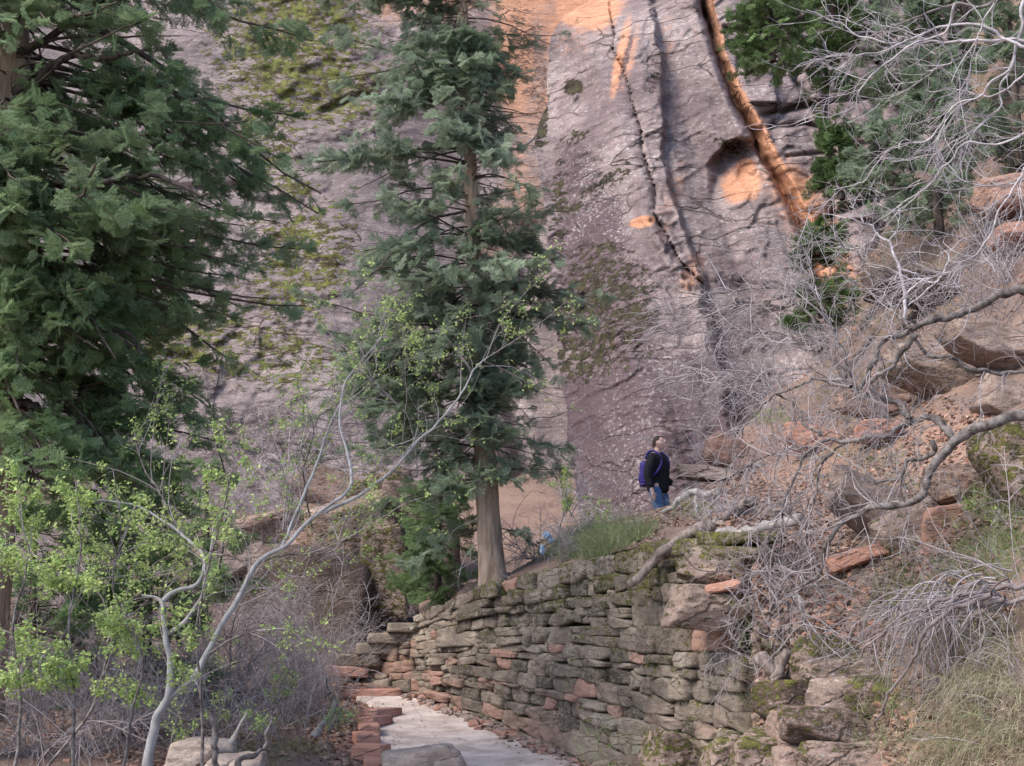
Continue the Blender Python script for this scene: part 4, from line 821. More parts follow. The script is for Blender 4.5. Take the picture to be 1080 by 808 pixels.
for i, W in enumerate(twb):
    base = W[np.linspace(0, len(W)-1, 9).astype(int)][None]; L = np.linalg.norm(np.diff(W, axis=0), axis=1).sum()
    dens = 6.0 if i in (0, 3, 5) else 15.
    if i == 0: base = W[np.linspace(len(W)*.35, len(W)-1, 9).astype(int)][None]; dens = 6
    if i == 3: dens = 7
    twigtree(ta, base, .55, int(dens*L+3), .30, 3.6, .15, 1.7, .0050, .42, .03, .0, 9, (.32, .55), (.5, 1.25), .08, flat=.7)
ta.build('twigs', M['twig'], parent=bt)

# --- branches reaching in at the top right
tt = thing('leafless_tree', P(1330, 420, 11.), 'pale leafless tree with fine branches sweeping in from the top right corner', 'tree')
TL = [([(1330, 420), (1310, 200), (1240, 40), (1150, -60), (1100, -30), (1051, 0), (1033, 7), (1009, 3), (974, 15), (941, 28), (915, 40), (884, 59)], .028, .004),
      ([(1120, 60), (1085, 50), (1059, 40), (1035, 30), (1002, 26), (972, 35), (943, 48), (929, 55), (900, 59), (886, 73), (864, 63)], .016, .003),
      ([(1150, 10), (1100, 42), (1059, 42), (1010, 44), (984, 45), (945, 48), (911, 40), (882, 22), (850, 10)], .016, .003),
      ([(1009, 3), (1003, 24), (990, 38), (960, 49), (929, 71), (909, 94), (903, 110), (880, 122), (858, 124)], .012, .003),
      ([(1120, -60), (1084, -10), (1076, 30), (1067, 71), (1055, 90), (1055, 114), (1029, 134), (1002, 151), (975, 165), (940, 170)], .016, .003),
      ([(1067, 73), (1045, 88), (1033, 102), (1002, 114), (982, 145), (941, 157), (910, 190), (880, 200)], .011, .003),
      ([(1100, 60), (1060, 95), (1030, 98), (1005, 95), (975, 98)], .010, .003),
      ([(985, 47), (990, 68), (1000, 90)], .007, .002), ([(974, 16), (1005, 60), (985, 75), (960, 88), (935, 88)], .006, .002),
      ([(1160, 80), (1110, 120), (1060, 150), (1018, 150), (998, 174), (978, 197), (947, 217), (920, 240)], .012, .003),
      ([(1180, 120), (1110, 170), (1080, 190), (1040, 195), (1010, 185), (985, 160)], .011, .003),
      ([(1130, 0), (1100, 100), (1085, 170), (1050, 230), (1030, 270), (990, 290), (940, 300)], .012, .003),
      ([(1051, 0), (1030, 40), (1020, 90), (1010, 130), (1020, 170)], .008, .003)]
ta = Acc()
for i, (pp, r0, r1) in enumerate(TL):
    W, rr = traced(pp, 10.2, 10.9, r0, r1, 50, .010, 40+i); 
    if i == 0: W[0] = np.array(tt.location)
    a = Acc(); one(a, W, rr, 7, np.array([.0, .6, 0, 0])); a.build('limb', M['greybark'] if r0 > .02 else M['twig'], parent=tt)
    s0 = 25 if i == 0 else 6
    base = W[np.linspace(s0, 49, 9).astype(int)][None]; L = np.linalg.norm(np.diff(W[s0:], axis=0), axis=1).sum()
    twigtree(ta, base, .48, int(7*L+3), .25, 2.6, .12, .8, .0042, .34, .02, 0, 9, (.05, .6), (.35, 1.0), .05, flat=.6)
ta.build('twigs', M['twig'], parent=tt)

# --- the white forked dead shrub on the slope and other distinct bare shrubs
def bare_shrub(name, label, pos, n, h, spread, tone, lean=(0, 0), grav=.03, r=.007, dens=6, wig=.3, cat='shrub', fn=None, loc=None, sub=(.5, .3)):
    pos = np.asarray(pos, float); t = thing(name, pos, label, cat)
    S = pos+R.normal(0, .06, (n, 3))*[1, 1, 0]; D = nrm(np.stack([R.normal(0, spread, n)+lean[0], R.normal(0, spread, n)+lean[1], np.ones(n)], -1))
    base = grow(S, D, h*R.uniform(.55, 1.15, n), 10, wig, grav)
    a = Acc(); V, F = tubes(base, (r*R.uniform(.7, 1.3, n))[:, None]*np.linspace(1, .4, 10)[None], 5); A = np.zeros((len(V), 4)); A[:, 0] = tone; A[:, 1] = .5; a.add(V, F, A); a.build('stems', M['twig'], parent=t)
    a = Acc(); twigtree(a, base, h*sub[0]*.6, dens, h*sub[1]*.6, 2.4, h*.12, 1.2, r*.5, .38, grav, 0, 8, (tone, .5), (.4, 1.1), .12); a.build('twigs', M['twig'], parent=t)
    return t
ws = thing('forked_shrub', onH(957, 335), 'slim pale forked shrub arching left on the upper hillside', 'shrub')
for k, (pp, r0) in enumerate([([(957, 335), (952, 300), (946, 284), (938, 257), (925, 245), (913, 235), (895, 231), (870, 225)], .026), ([(948, 284), (965, 290), (985, 300), (1004, 303), (1018, 303)], .012), ([(960, 322), (975, 308), (989, 295), (1002, 272), (992, 262), (982, 257)], .012), ([(913, 235), (908, 222), (898, 215)], .009), ([(938, 257), (945, 240), (950, 225)], .008), ([(925, 245), (900, 262), (880, 258)], .008)]):
    W, rr = traced(pp, 17, 17, r0, .005, 30, .02, 70+k); a = Acc(); one(a, W, rr, 6, np.array([0, .9, 0, 0])); a.build('stem', M['twig'], parent=ws)
    a = Acc(); twigtree(a, W[np.linspace(4, 29, 8).astype(int)][None], .5, 9, .3, 2.5, .15, 1, .005, .35, .0, 0, 8, (.05, .6)); a.build('twigs', M['twig'], parent=ws)
bare_shrub('weeping_shrub', 'pale grey weeping shrub with curled twigs just behind the hiker', P(655, 572, 24.2), 14, 1.8, .5, .1, (-.3, .1), .16, .009, 11, .3)
bare_shrub('weeping_shrub', 'tall thin bare shrub standing against the buttress right of the hiker', P(752, 545, 22.8), 5, 2.6, .2, .05, (-.1, 0), .05, .009, 11, .22)
bare_shrub('bare_shrub', 'wispy bare shrub against the cliff right of the fir trunk', P(600, 545, 22), 8, 1.7, .3, .2, (.1, 0), .03, .008, 9, .25)
bare_shrub('bare_shrub', 'tangled grey shrub behind the foot of the fir trunk', P(560, 590, 19.6), 16, 1.0, .9, .45, (0, 0), .08, .006, 10, .4)
bare_shrub('bare_shrub', 'low tangled grey shrub spilling over the middle of the wall top', onH(600, 588), 18, .7, .9, .35, (0, -.5), .12, .005, 12, .4)
bare_shrub('bare_shrub', 'twiggy dark stems rising beside the end of the wall', onH(806, 655), 6, 1.25, .25, .7, (-.05, -.05), .0, .012, 9, .3)
bare_shrub('bare_shrub', 'brushy dead shrub draped over the bank below the wall end', onH(798, 700), 14, .7, .8, .45, (-.6, -.6), .2, .005, 10, .4)
bare_shrub('bare_shrub', 'dry twiggy shrub among the driftwood above the wall', onH(775, 545), 11, .75, .9, .15, (-.2, -.2), .08, .006, 10, .4)
bare_shrub('bare_shrub', 'light twiggy shrub overlapping the cliff at the top of the dirt patch', onH(810, 440), 7, 1.9, .5, .1, (-.2, 0), .03, .008, 10, .3)
bare_shrub('bare_shrub', 'pale bare shrub standing above the pale orange slab', onH(1060, 300), 12, 2.3, .5, .15, (-.1, 0), .02, .009, 10, .3)
bare_shrub('bare_shrub', 'thin bare shrub at the right edge above the mossy boulder', onH(1085, 640), 10, 1.2, .8, .3, (-.7, -.1), .04, .005, 9, .3)
bare_shrub('bare_shrub', 'purple-grey thicket shrub in the gully just left of the stair', onG(330, 716), 26, 1.9, .6, .35, (-.1, 0), .04, .007, 12, .33)
bare_shrub('bare_shrub', 'purple-grey thicket shrub behind the white sapling', onG(250, 730), 22, 2.1, .6, .4, (.0, 0), .04, .007, 11, .33)
bare_shrub('bare_shrub', 'dark bare shrub under the big violet boulder', onG(300, 745), 20, 1.0, .7, .5, (0, 0), .04, .006, 10, .35)
bare_shrub('bare_shrub', 'thin bare shrub in the lower left corner', onG(40, 800), 16, 1.9, .5, .45, (0, 0), .03, .006, 10, .3)
bare_shrub('bare_shrub', 'straggling bare shrub on the left slope under the big conifer', P(60, 690, 17.5), 20, 2.2, .6, .4, (.2, 0), .03, .007, 11, .3)
bare_shrub('bare_shrub', 'slender upright shrub in front of the mossy slab', P(300, 560, 24), 12, 2.6, .3, .35, (.0, 0), .0, .009, 11, .2)
bare_shrub('bare_shrub', 'reddish bare shrub left of the slender upright one', P(200, 560, 25), 14, 2.4, .4, .55, (.0, 0), .0, .009, 11, .25)
# background brush that reads as one mass
def brush(name, label, fn, regs, h, r, tone, mat='twig', K0=8, sub=5):
    acc = Acc()
    for (x, y, rx, ry, n) in regs:
        th = R.uniform(0, 2*PI, n); rr = R.random(n)**.5; px = x+np.cos(th)*rr*rx; py = y+np.sin(th)*rr*ry
        if fn is onH: k = ~((px < 795) & (py > 556+(px < 700)*20)) & (py > crestf(px)); px, py = px[k], py[k]; n = len(px)
        S = fn(px, py); base = grow(S, nrm(np.stack([R.normal(-.1, .6, n), R.normal(0, .5, n), np.ones(n)], -1)), h*R.uniform(.4, 1.2, n), K0, .3, .03)
        V, F = tubes(base, (r*R.uniform(.6, 1.3, n))[:, None]*np.linspace(1, .35, K0)[None], 3); A = np.zeros((n, K0, 3, 4)); A[..., 0] = np.clip(R.normal(tone, .25, n), 0, 1)[:, None, None]; A[..., 1] = np.clip(R.normal(.5, .25, n), 0, 1)[:, None, None]
        acc.add(V, F, A.reshape(-1, 4)); twigtree(acc, base, h*.3, sub, h*.16, 1.6, 0, 0, r*.5, .35, .02, 0, 7, (tone, .5), (.4, 1.1), .2)
    return tag(acc.build(name, M[mat]), label, kind='stuff')
brush('slope_brush', 'thin leafless brush along the foot of the mossy slab', onG, [(120, 540, 220, 40, 90), (330, 580, 80, 60, 60), (60, 640, 120, 60, 70)], 1.9, .008, .35)
brush('brush', 'tangle of thin leafless brush over the upper hillside', onH, [(900, 330, 120, 80, 75), (1020, 250, 90, 110, 90), (960, 130, 150, 110, 90), (880, 450, 60, 50, 40), (1040, 350, 70, 60, 60)], 1.25, .0065, .6)
brush('low_brush', 'dry low twigs scattered between the nearer rocks', onH, [(1000, 640, 90, 50, 35), (820, 640, 40, 60, 28), (740, 545, 60, 20, 40), (1040, 740, 60, 60, 60), (640, 575, 70, 20, 70), (840, 580, 40, 50, 40), (520, 612, 40, 10, 30)], .42, .0035, .3)
brush('gully_brush', 'tangle of thin leafless stems in the shaded gully', onG, [(200, 640, 240, 90, 300), (330, 700, 70, 40, 110), (60, 760, 130, 55, 260), (230, 755, 110, 50, 260), (330, 745, 40, 30, 50), (410, 650, 60, 20, 40)], 1.05, .0055, .38)

# --- dead root mass hanging on the bank
rm = thing('dead_root_mass', onH(1020, 640), 'dense mass of grey dead roots hanging down the bank at the lower right', 'dead roots')
n = 85; s0 = R.random(n); S = P(1062-110*s0+R.normal(0, 8, n), 622+20*s0+R.normal(0, 10, n), 9.75+1.0*s0+R.normal(0, .1, n))
D = nrm(np.stack([-.9+R.normal(0, .35, n), -.25+R.normal(0, .25, n), .15+R.normal(0, .25, n)], -1)); pts = grow(S, D, R.uniform(.3, .8, n), 12, .40, .22)
a = Acc(); V, F = tubes(pts, (.0065*R.uniform(.5, 1.6, n))[:, None]*np.linspace(1, .4, 12)[None], 4); A = np.zeros((n, 12, 4, 4)); A[..., 0] = np.clip(R.normal(.45, .3, n), 0, 1)[:, None, None]; A[..., 1] = .45; a.add(V, F, A.reshape(-1, 4))
twigtree(a, pts, .45, 3.5, .2, 1.2, 0, 0, .003, .3, .12, 0, 8, (.5, .45), (.2, .8), .2); a.build('roots', M['twig'], parent=rm)
a = Acc()
for pp in ([(1085, 618), (1040, 622), (1000, 632), (960, 650), (925, 672), (905, 690)], [(1090, 632), (1030, 645), (1000, 690), (985, 720), (960, 745)], [(1060, 628), (1010, 650), (1000, 700), (1003, 740)], [(1040, 624), (980, 660), (960, 700), (930, 740), (925, 765)]):
    W, rr = traced(pp, 9.7, 10.5, .02, .006, 30, .02, int(pp[0][0])); one(a, W, rr, 7, np.array([.7, .4, 0, 0]))
a.build('main_roots', M['twig'], parent=rm)
# two split stumps, driftwood logs
def log(name, label, pp, d0, d1, r0, r1, mat='wood', cat='log', n=30, kink=.02, flat=None):
    W, rr = traced(pp, d0, d1, r0, r1, n, kink, int(pp[0][0])); V, F = tubes(W[None], rr[None], 12); C = np.repeat(W, 12, axis=0)
    V = C+(V-C)*(1+.45*fbm(np.stack([V[:, 0]*14, V[:, 1]*14, V[:, 2]*14], -1), 3, 4))[:, None]
    V = np.vstack([V, W[:1], W[-1:]]); m = len(W)*12; F2 = np.array([(m, (k+1) % 12, k) for k in range(12)]+[(m+1, m-12+k, m-12+(k+1) % 12) for k in range(12)])
    return tag(mesh(name, V, [F, F2], M[mat], loc=W[0]), label, cat)
log('log', 'brown peeling log sloping down over the wall top', [(752, 552), (735, 560), (712, 572), (692, 588), (675, 605), (664, 616)], 14.3, 14.6, .075, .04, 'wood')
log('log', 'grey driftwood trunk lying above the wall end', [(845, 548), (815, 552), (785, 560), (760, 563), (735, 556)], 13.6, 14.6, .05, .035, 'palewood')
log('driftwood', 'pale driftwood pole pointing up towards the hiker', [(760, 520), (742, 523), (728, 521), (712, 532), (700, 540)], 16.5, 17, .05, .03, 'palewood')
log('driftwood', 'short pale stick standing out below the driftwood pole', [(733, 522), (736, 535), (733, 548)], 16.2, 16, .02, .012, 'palewood')
log('driftwood', 'weathered grey log lying in the grass left of the hiker', [(655, 553), (672, 550), (690, 552)], 17.6, 17.4, .04, .03, 'wood')
log('driftwood', 'dark crooked log just above the brown peeling log', [(795, 528), (772, 540), (752, 552), (735, 566)], 15.2, 14.6, .045, .03, 'wood')
log('driftwood', 'curly white stick on the rubble chute', [(838, 623), (846, 640), (849, 655)], 12.4, 12.3, .02, .012, 'palewood')
log('stump', 'split grey stump leaning on the bank below the wall end', [(802, 692), (812, 704), (822, 720)], 12.2, 12.1, .06, .085, 'wood', 'stump', kink=.01)
log('stump', 'second broken brown stump beside the mossy grey boulder', [(832, 688), (824, 700), (820, 712)], 12.1, 12.1, .05, .05, 'wood', 'stump', kink=.01)
log('stump', 'bleached jagged stump beside the pale boulder at lower left', [(238, 806), (243, 785), (252, 768), (262, 752)], 13, 13.2, .05, .006, 'palewood', 'stump', kink=.008)
log('stump', 'bleached forked snag on the soil left of the path', [(332, 776), (342, 764), (348, 752), (352, 738)], 16, 16, .05, .006, 'palewood', 'stump', kink=.01)
log('snag', 'slim grey broken pole standing at the bottom left of the path', [(229, 830), (227, 790), (225, 765), (219, 748)], 11.8, 11.8, .03, .02, 'greybark', 'dead trunk', kink=.01)
log('snag', 'thin leaning grey pole between sapling and path', [(357, 760), (350, 735), (342, 716)], 16.5, 16.8, .04, .025, 'greybark', 'dead trunk', kink=.015)
log('fallen_branch', 'dark crooked fallen branch on the left slope', [(10, 650), (45, 668), (75, 676), (92, 690), (108, 706)], 15, 15, .05, .035, 'darkbark', 'branch', kink=.04)
log('fallen_branch', 'dark short branch lying at the bottom beside the grey pole', [(243, 812), (258, 798), (276, 784), (292, 750)], 12.2, 13, .035, .010, 'greybark', 'branch', kink=.02)

# small dead leaves and grit that have blown onto the concrete
n = 330; px = np.concatenate([R.uniform(400, 600, 120), R.uniform(385, 425, 80), np.interp(R.uniform(740, 808, 130), [735, 749, 774, 800, 880], [437, 480, 540, 604, 690])-np.abs(R.normal(0, 8, 130))]); py = np.concatenate([R.uniform(742, 812, 200), np.zeros(130)])
py[200:] = np.interp(px[200:], [437, 480, 540, 604, 690], [735, 749, 774, 800, 880])+np.abs(R.normal(0, 5, 130)); k = inpoly(px, py, PATHPOLY); px, py = px[k], py[k]; n = len(px)
acc = Acc(); X, Y, Z = basis(nrm(R.normal(size=(n, 3))*[1, 1, .1]), .2); AA = np.zeros((n, 4)); AA[:, 0] = R.random(n)*.4; AA[:, 1] = R.random(n)*.6
V, F, A = place(np.array([(-1, 0, 0), (-.2, .5, .12), (1, 0, -.05), (-.1, -.5, .18)], float), np.array([(0, 1, 2), (0, 2, 3)]), P(px, py, path_d(py))+[0, 0, .014], X, Y, Z, .022*R.uniform(.4, 1.4, n), AA); acc.add(V, F, A)
tag(acc.build('path_litter', M['litter'], smooth=False), 'small dead leaves blown onto the concrete path', kind='stuff')

# ================================================================== SAPLINGS WITH SPRING LEAVES
def leaves(acc, tips, n, size, spread):
    P0 = tips[R.integers(0, len(tips), n)]+R.normal(0, spread, (n, 3)); X, Y, Z = basis(nrm(R.normal(size=(n, 3))*[1, 1, .55]-[0, 0, .3]), .9)
    pv = np.array([(0, 0, 0), (.28, .30, .03), (.62, .24, .0), (1, 0, -.12), (.62, -.24, 0), (.28, -.24, .03), (.45, 0, -.09)], float); pf = np.array([(0, 1, 6), (1, 2, 6), (2, 3, 6), (3, 4, 6), (4, 5, 6), (5, 0, 6)][::1])[:, ::-1]
    AA = np.zeros((n, 4)); AA[:, 0] = np.clip(R.normal(.4, .35, n), 0, 1); AA[:, 1] = np.clip(R.normal(.5, .3, n), 0, 1)
    V, F, A = place(pv, pf, P0, X, Y, Z, size*R.uniform(.5, 1.3, n), AA); acc.add(V, F, A)
def sapling(name, label, limbs, mat, L1=.6, dens=5, nl=900, size=.045, seed=0, tw=.35, fl=.9):
    f = limbs[0]; base = P(f[0][0][0], f[0][0][1], f[1]); t = thing(name, base, label, 'sapling'); ends = []; ta = Acc()
    for i, (pp, d0, d1, r0, r1) in enumerate(limbs):
        W, rr = traced(pp, d0, d1, r0, r1, 50, .005, seed+i); a = Acc(); one(a, W, rr, 9); a.build('trunk' if i == 0 else 'limb', mat if r0 > .012 else M['greybark'], parent=t)
        b = W[np.linspace((14 if len(limbs) > 1 else 6) if i == 0 else 8, 49, 9).astype(int)][None]; L = np.linalg.norm(np.diff(b[0], axis=0), axis=1).sum()
        out = twigtree(ta, b, L1, int(dens*L+2), L1*.5, 2.4, L1*.3, .8, .0045, .3, .0, .04, 8, (.45, .5), (.35, 1.0), .1, flat=fl)
        for o in out: ends.append(o[:, o.shape[1]//2:].reshape(-1, 3))
    ta.build('twigs', M['twig'], parent=t); nl = int(nl*1.6) if nl < 5000 else nl; la = Acc(); E = np.concatenate(ends)
    # clustered leaves
    E = E[(R.random(len(E)) < np.where(E[:, 0] > -1.6, .8, 1)*np.where(E[:, 2] > .6, .9, 1))] if seed == 200 else E; c = E[R.integers(0, len(E), max(1, nl//5))]; leaves(la, c, nl, size, .024); la.build('leaves', M['leaf'], parent=t, smooth=False)
    return t
sapling('sapling', 'white-barked forked sapling with fresh green leaves in the lower left foreground', [
    ([(152, 850), (155, 808), (164, 761), (178, 731), (179, 694), (172, 657), (170, 634), (149, 628)], 11.8, 12.0, .054, .010),
    ([(176, 738), (204, 716), (216, 694), (230, 668), (253, 627), (271, 595), (301, 575), (330, 545), (365, 520), (370, 500), (364, 471), (358, 445), (364, 404), (385, 375), (407, 352)], 11.9, 12.9, .033, .005),
    ([(170, 636), (182, 625), (208, 616), (216, 590), (200, 572), (184, 558), (165, 545), (140, 532), (100, 526)], 12.0, 12.3, .024, .006),
    ([(178, 668), (195, 655), (212, 630), (217, 612), (222, 580), (228, 550)], 12.0, 11.9, .022, .006),
    ([(340, 541), (372, 526), (414, 497), (440, 465), (463, 445), (489, 411), (500, 390), (515, 375)], 12.7, 13.2, .02, .005),
    ([(297, 578), (330, 500), (352, 440), (372, 400), (395, 370)], 12.5, 12.9, .016, .004),
    ([(220, 690), (250, 672), (290, 660), (310, 655)], 12.0, 12.1, .012, .004),
    ([(271, 595), (300, 585), (345, 582), (360, 572)], 12.4, 12.4, .011, .004),
    ([(262, 596), (240, 585), (215, 592), (190, 586)], 12.3, 12.3, .010, .004),
    ([(414, 497), (440, 500), (430, 440), (410, 420)], 12.9, 13, .009, .003),
    ([(184, 558), (170, 520), (150, 490), (140, 450)], 12.2, 12.4, .012, .004)], M['whitebark'], .9, 7.5, 6800, .034, 200)
for k, (pp, d, r0, lb, nl) in enumerate([
    ([(215, 830), (212, 740), (208, 660), (222, 590), (235, 540), (250, 470)], 11.0, .014, 'slim dark-stemmed sapling rising between the forks of the white one', 800),
    ([(75, 830), (78, 740), (72, 660), (85, 580), (80, 500)], 10.6, .016, 'slim sapling with thick spring leaves second from the left edge', 1300),
    ([(15, 830), (22, 740), (14, 660), (30, 590), (20, 540)], 10.4, .015, 'leafy sapling nearest the left edge', 1500),
    ([(128, 830), (138, 760), (150, 690), (120, 620), (128, 560), (118, 490)], 10.9, .013, 'leafy sapling just left of the white trunk', 1400),
    ([(40, 820), (100, 740), (112, 640), (60, 600), (-10, 560)], 11.5, .014, 'sapling arching left in front of the left slope', 1000),
    ([(300, 760), (292, 735), (305, 705)], 15.6, .008, 'low leafy green plant beside the soil mound left of the path', 260),
    ([(250, 800), (262, 770), (250, 745)], 13.6, .008, 'low green plant between the grey poles at the bottom left', 260),
    ([(350, 800), (345, 780), (352, 765)], 14.6, .007, 'small leafy plant growing beside the kerb stones', 160),
    ([(190, 800), (200, 780), (190, 755)], 13.0, .008, 'low leafy plant right of the white trunk base', 240),
    ([(330, 560), (320, 500), (330, 450), (310, 400)], 14.5, .010, 'small pale-leaved sapling against the mossy slab', 260),
    ([(232, 600), (240, 520), (225, 440), (236, 370)], 14, .010, 'thin sapling with few leaves below the big conifer boughs', 260),
    ([(600, 600), (590, 560), (598, 530), (588, 500)], 17.6, .010, 'pale green leafy bush on the wall top behind the grass', 420),
    ([(625, 590), (620, 560), (632, 535)], 17.8, .009, 'small pale green bush right of the blue cloth', 260),
    ([(820, 470), (812, 440), (822, 410)], 20.5, .009, 'small green-leaved bush beside the dirt patch', 200),
    ([(1060, 600), (1050, 575), (1060, 550)], 11.6, .008, 'low leafy bush below the bright mossy boulder', 200)]):
    sapling('sapling', lb, [(pp, d, d+.2, r0, .004)], M['greybark'], .42 if k < 5 else .3, 7, nl, .036 if k < 5 else .03, 300+10*k)

# ================================================================== CONIFERS
# central fir
def ecen(t, side):
    y = 615-t*760
    if side < 0: return max(.15, np.interp(y, [-145, 0, 40, 90, 150, 225, 300, 345, 400, 440, 520, 580, 615], [95, 122, 122, 150, 140, 160, 168, 130, 105, 128, 100, 105, 30]))*19./FPX*1.10
    return max(.15, np.interp(y, [-145, 0, 100, 180, 260, 340, 420, 470, 530, 580], [60, 74, 82, 104, 106, 96, 98, 100, 60, 20]))*19./FPX
trk = [P(x, y, d) for x, y, d in [(521, 622, 19.0), (517, 570, 19.05), (511, 480, 19.1), (505, 380, 19.1), (499, 250, 19.1), (493, 100, 19.1), (488, -20, 19.1), (484, -145, 19.1)]]
conifer('fir_tree', trk[0]-[0, 0, .12], 'tall slim fir with a bare brown lower trunk standing behind the stone wall', trk, [.20, .165, .15, .125, .10, .075, .055, .04], np.concatenate([np.linspace(.17, .25, 2), np.linspace(.285, .99, 50)]), M['needle2'], M['bark'], ecen, n_az=6.4, vary=.46, front=3, spr=.19, droop=.30, tipc=.5, sec=13, dead=26, yfac=.6,
        keep=lambda E: (fbm(E*1.5, 2, 78) > -.20), up=.1)
# big conifer at the left edge
def elef(t, side):
    y = 760-t*1100
    if side > 0: return max(.2, np.interp(y, [-340, -120, 0, 80, 180, 260, 330, 390, 450, 520, 560], [220, 285, 300, 280, 285, 285, 255, 205, 190, 120, 20]))*13.4/FPX*1.10
    return 1.6
trk = [P(x, y, 13.4) for x, y in [(-30, 760), (-14, 600), (-2, 420), (6, 290), (10, 180), (12, 60), (10, -80), (5, -340)]]
conifer('conifer', trk[0], 'huge dark green conifer filling the upper left, trunk at the left edge', trk, [.26, .24, .22, .20, .19, .18, .16, .10], np.linspace(.235, .97, 56), M['needle'], M['bark'], elef, n_az=7.2, vary=.34, front=1, spr=.18, droop=.40, tipc=.45, sec=12, dead=34, yfac=.72,
        keep=lambda E: (fbm(E*1.8, 2, 55) > -.13) & (E[:, 1] > 10.6), up=.05)
# thick visible boughs of it
a = Acc(); root = [o for o in bpy.data.objects if o.name == 'conifer'][0]
for k, pp in enumerate([[(10, 330), (60, 305), (105, 345), (135, 350), (150, 370)], [(12, 100), (70, 60), (120, 62), (165, 45)], [(10, 180), (90, 200), (150, 185), (215, 205)], [(8, 420), (40, 430), (60, 470), (75, 490)], [(12, 60), (100, 10), (175, -20)]]):
    W, rr = traced(pp, 13.3, 12.6, .05, .012, 30, .03, k); one(a, W, rr, 7)
a.build('boughs', M['darkbark'], parent=root)
def small(name, label, x, y, d, hpx, wpx, mat='needle2', tipc=.2, cat='conifer tree', seed=0, spr=.26, lo=True, fn=None, n=14, az=4.5, base_t=.08, dead=0):
    h = hpx*d/FPX; w = wpx*d/FPX/2; b = fn(x, y) if fn is not None else P(x, y, d); trk = [b-[0, 0, .1], b+[0, 0, h*.5], b+[R.normal(0, .05), 0, h]]
    return conifer(name, b, label, trk, [.03+.018*h, .02+.012*h, .01], np.linspace(base_t, .97, n), M[mat], M['darkbark'], lambda t, s: max(.1, w*(1.15-t)**.7), n_az=az, spr=spr, droop=.2, protos=SPR_LO if lo else SPR, tipc=tipc, sec=8, dead=dead, cat=cat, yfac=1)
small('young_fir', 'low dark fir boughs left of the tall fir trunk', 462, 640, 21, 130, 110, 'needle', .05, n=12, az=6, lo=False)
small('young_fir', 'dark young fir behind the white sapling', 150, 760, 17.5, 260, 190, 'needle', .05, n=16, az=5)
small('young_fir', 'dark green fir clump at the left edge behind the leaves', 30, 720, 16, 190, 170, 'needle', .05, n=12, az=4)
small('young_fir', 'small fir in the gully left of the slender upright shrub', 215, 640, 22, 150, 120, 'needle', .1, n=10, az=4)
small('young_fir', 'blue-green fir on the hillside below the top right branches', 990, 240, 22.5, 200, 120, 'needle2', .2, n=16, az=5)
small('young_fir', 'bluish fir at the top of the hillside, centre right', 965, 110, 27, 180, 150, 'needle2', .3, n=14, az=5)
small('young_fir', 'bluish fir at the top behind the leafless branches', 1020, 60, 27, 190, 150, 'needle2', .35, n=14, az=5)
small('young_fir', 'dim fir at the right edge behind the leafless branches', 1075, 170, 24, 210, 120, 'needle2', .15, n=14, az=4.5)
small('young_fir', 'bluish low fir spreading above the forked shrub', 940, 190, 25, 70, 130, 'needle2', .3, n=8, az=6)
small('juniper', 'small round juniper hugging the cliff beside the upper crack', 888, 205, 26, 90, 50, 'needle3', .05, cat='juniper', n=10, az=6)
small('juniper', 'green juniper on the ledge at the foot of the orange crack', 866, 268, 25.6, 34, 46, 'needle3', .1, cat='juniper', n=7, az=8)
small('juniper', 'bright green juniper on top of the jointed rocks', 815, 60, 26.3, 90, 100, 'needle3', .3, cat='juniper', n=10, az=7)
small('juniper', 'dark juniper in the cleft below the bright green juniper', 872, 100, 27, 80, 50, 'needle3', .05, cat='juniper', n=9, az=5)
small('juniper', 'bushy green juniper at the top edge right of the bright one', 880, 40, 27.5, 80, 80, 'needle3', .25, cat='juniper', n=9, az=5)
small('juniper', 'low juniper behind the gnarled bare limbs', 865, 330, 24.4, 34, 70, 'needle3', .2, cat='juniper', n=7, az=6)

# ================================================================== THE HIKER
def skinned(name, verts, edges, radii, mat, parent, root=0, sub=2):
    me = bpy.data.meshes.new(name); me.from_pydata([tuple(v) for v in verts], edges, []); o = bpy.data.objects.new(name, me); COL.objects.link(o)
    o.modifiers.new('skin', 'SKIN'); me.skin_vertices.new() if not me.skin_vertices else None
    for i, r in enumerate(radii):
        s = me.skin_vertices[0].data[i]; s.radius = r if isinstance(r, tuple) else (r, r); s.use_root = (i == root)
    sb = o.modifiers.new('sub', 'SUBSURF'); sb.levels = sub; sb.render_levels = sub
    bpy.context.view_layer.update(); dg = bpy.context.evaluated_depsgraph_get(); m2 = bpy.data.meshes.new_from_object(o.evaluated_get(dg)); bpy.data.objects.remove(o); bpy.data.meshes.remove(me)
    m2.name = name; m2.materials.clear(); m2.materials.append(mat); o = bpy.data.objects.new(name, m2); COL.objects.link(o); o.parent = parent
    for p in m2.polygons: p.use_smooth = True
    return o
M['skin'] = simple('skin', (.60, .38, .31), (.68, .45, .38), 12, .55, 0); M['jacket'] = simple('black_fleece', (.012, .012, .016), (.022, .022, .028), 30, .85, .3, .004)
M['jeans'] = simple('blue_denim', (.07, .13, .26), (.11, .19, .34), 14, .85, .3, .004); M['hair'] = simple('dark_hair', (.025, .018, .014), (.06, .04, .03), 60, .7, .4, .004)
M['pack'] = simple('purple_nylon', (.035, .025, .16), (.06, .045, .24), 10, .5, .3, .01); M['packd'] = simple('dark_nylon', (.03, .02, .12), (.05, .035, .17), 10, .55, .3, .01)
M['shoe'] = simple('brown_leather', (.08, .05, .03), (.12, .08, .05), 20, .6, .2, .004); M['cloth'] = simple('pale_blue_cloth', (.24, .33, .48), (.45, .52, .6), 9, .85, .3, .01)
pf = FOOT.copy(); pf[2] = FOOT[2]+.0
hk = thing('person', pf, 'hiker in black jacket and jeans with a purple backpack, looking up at the cliff', 'person')
yaw = rad(-32)
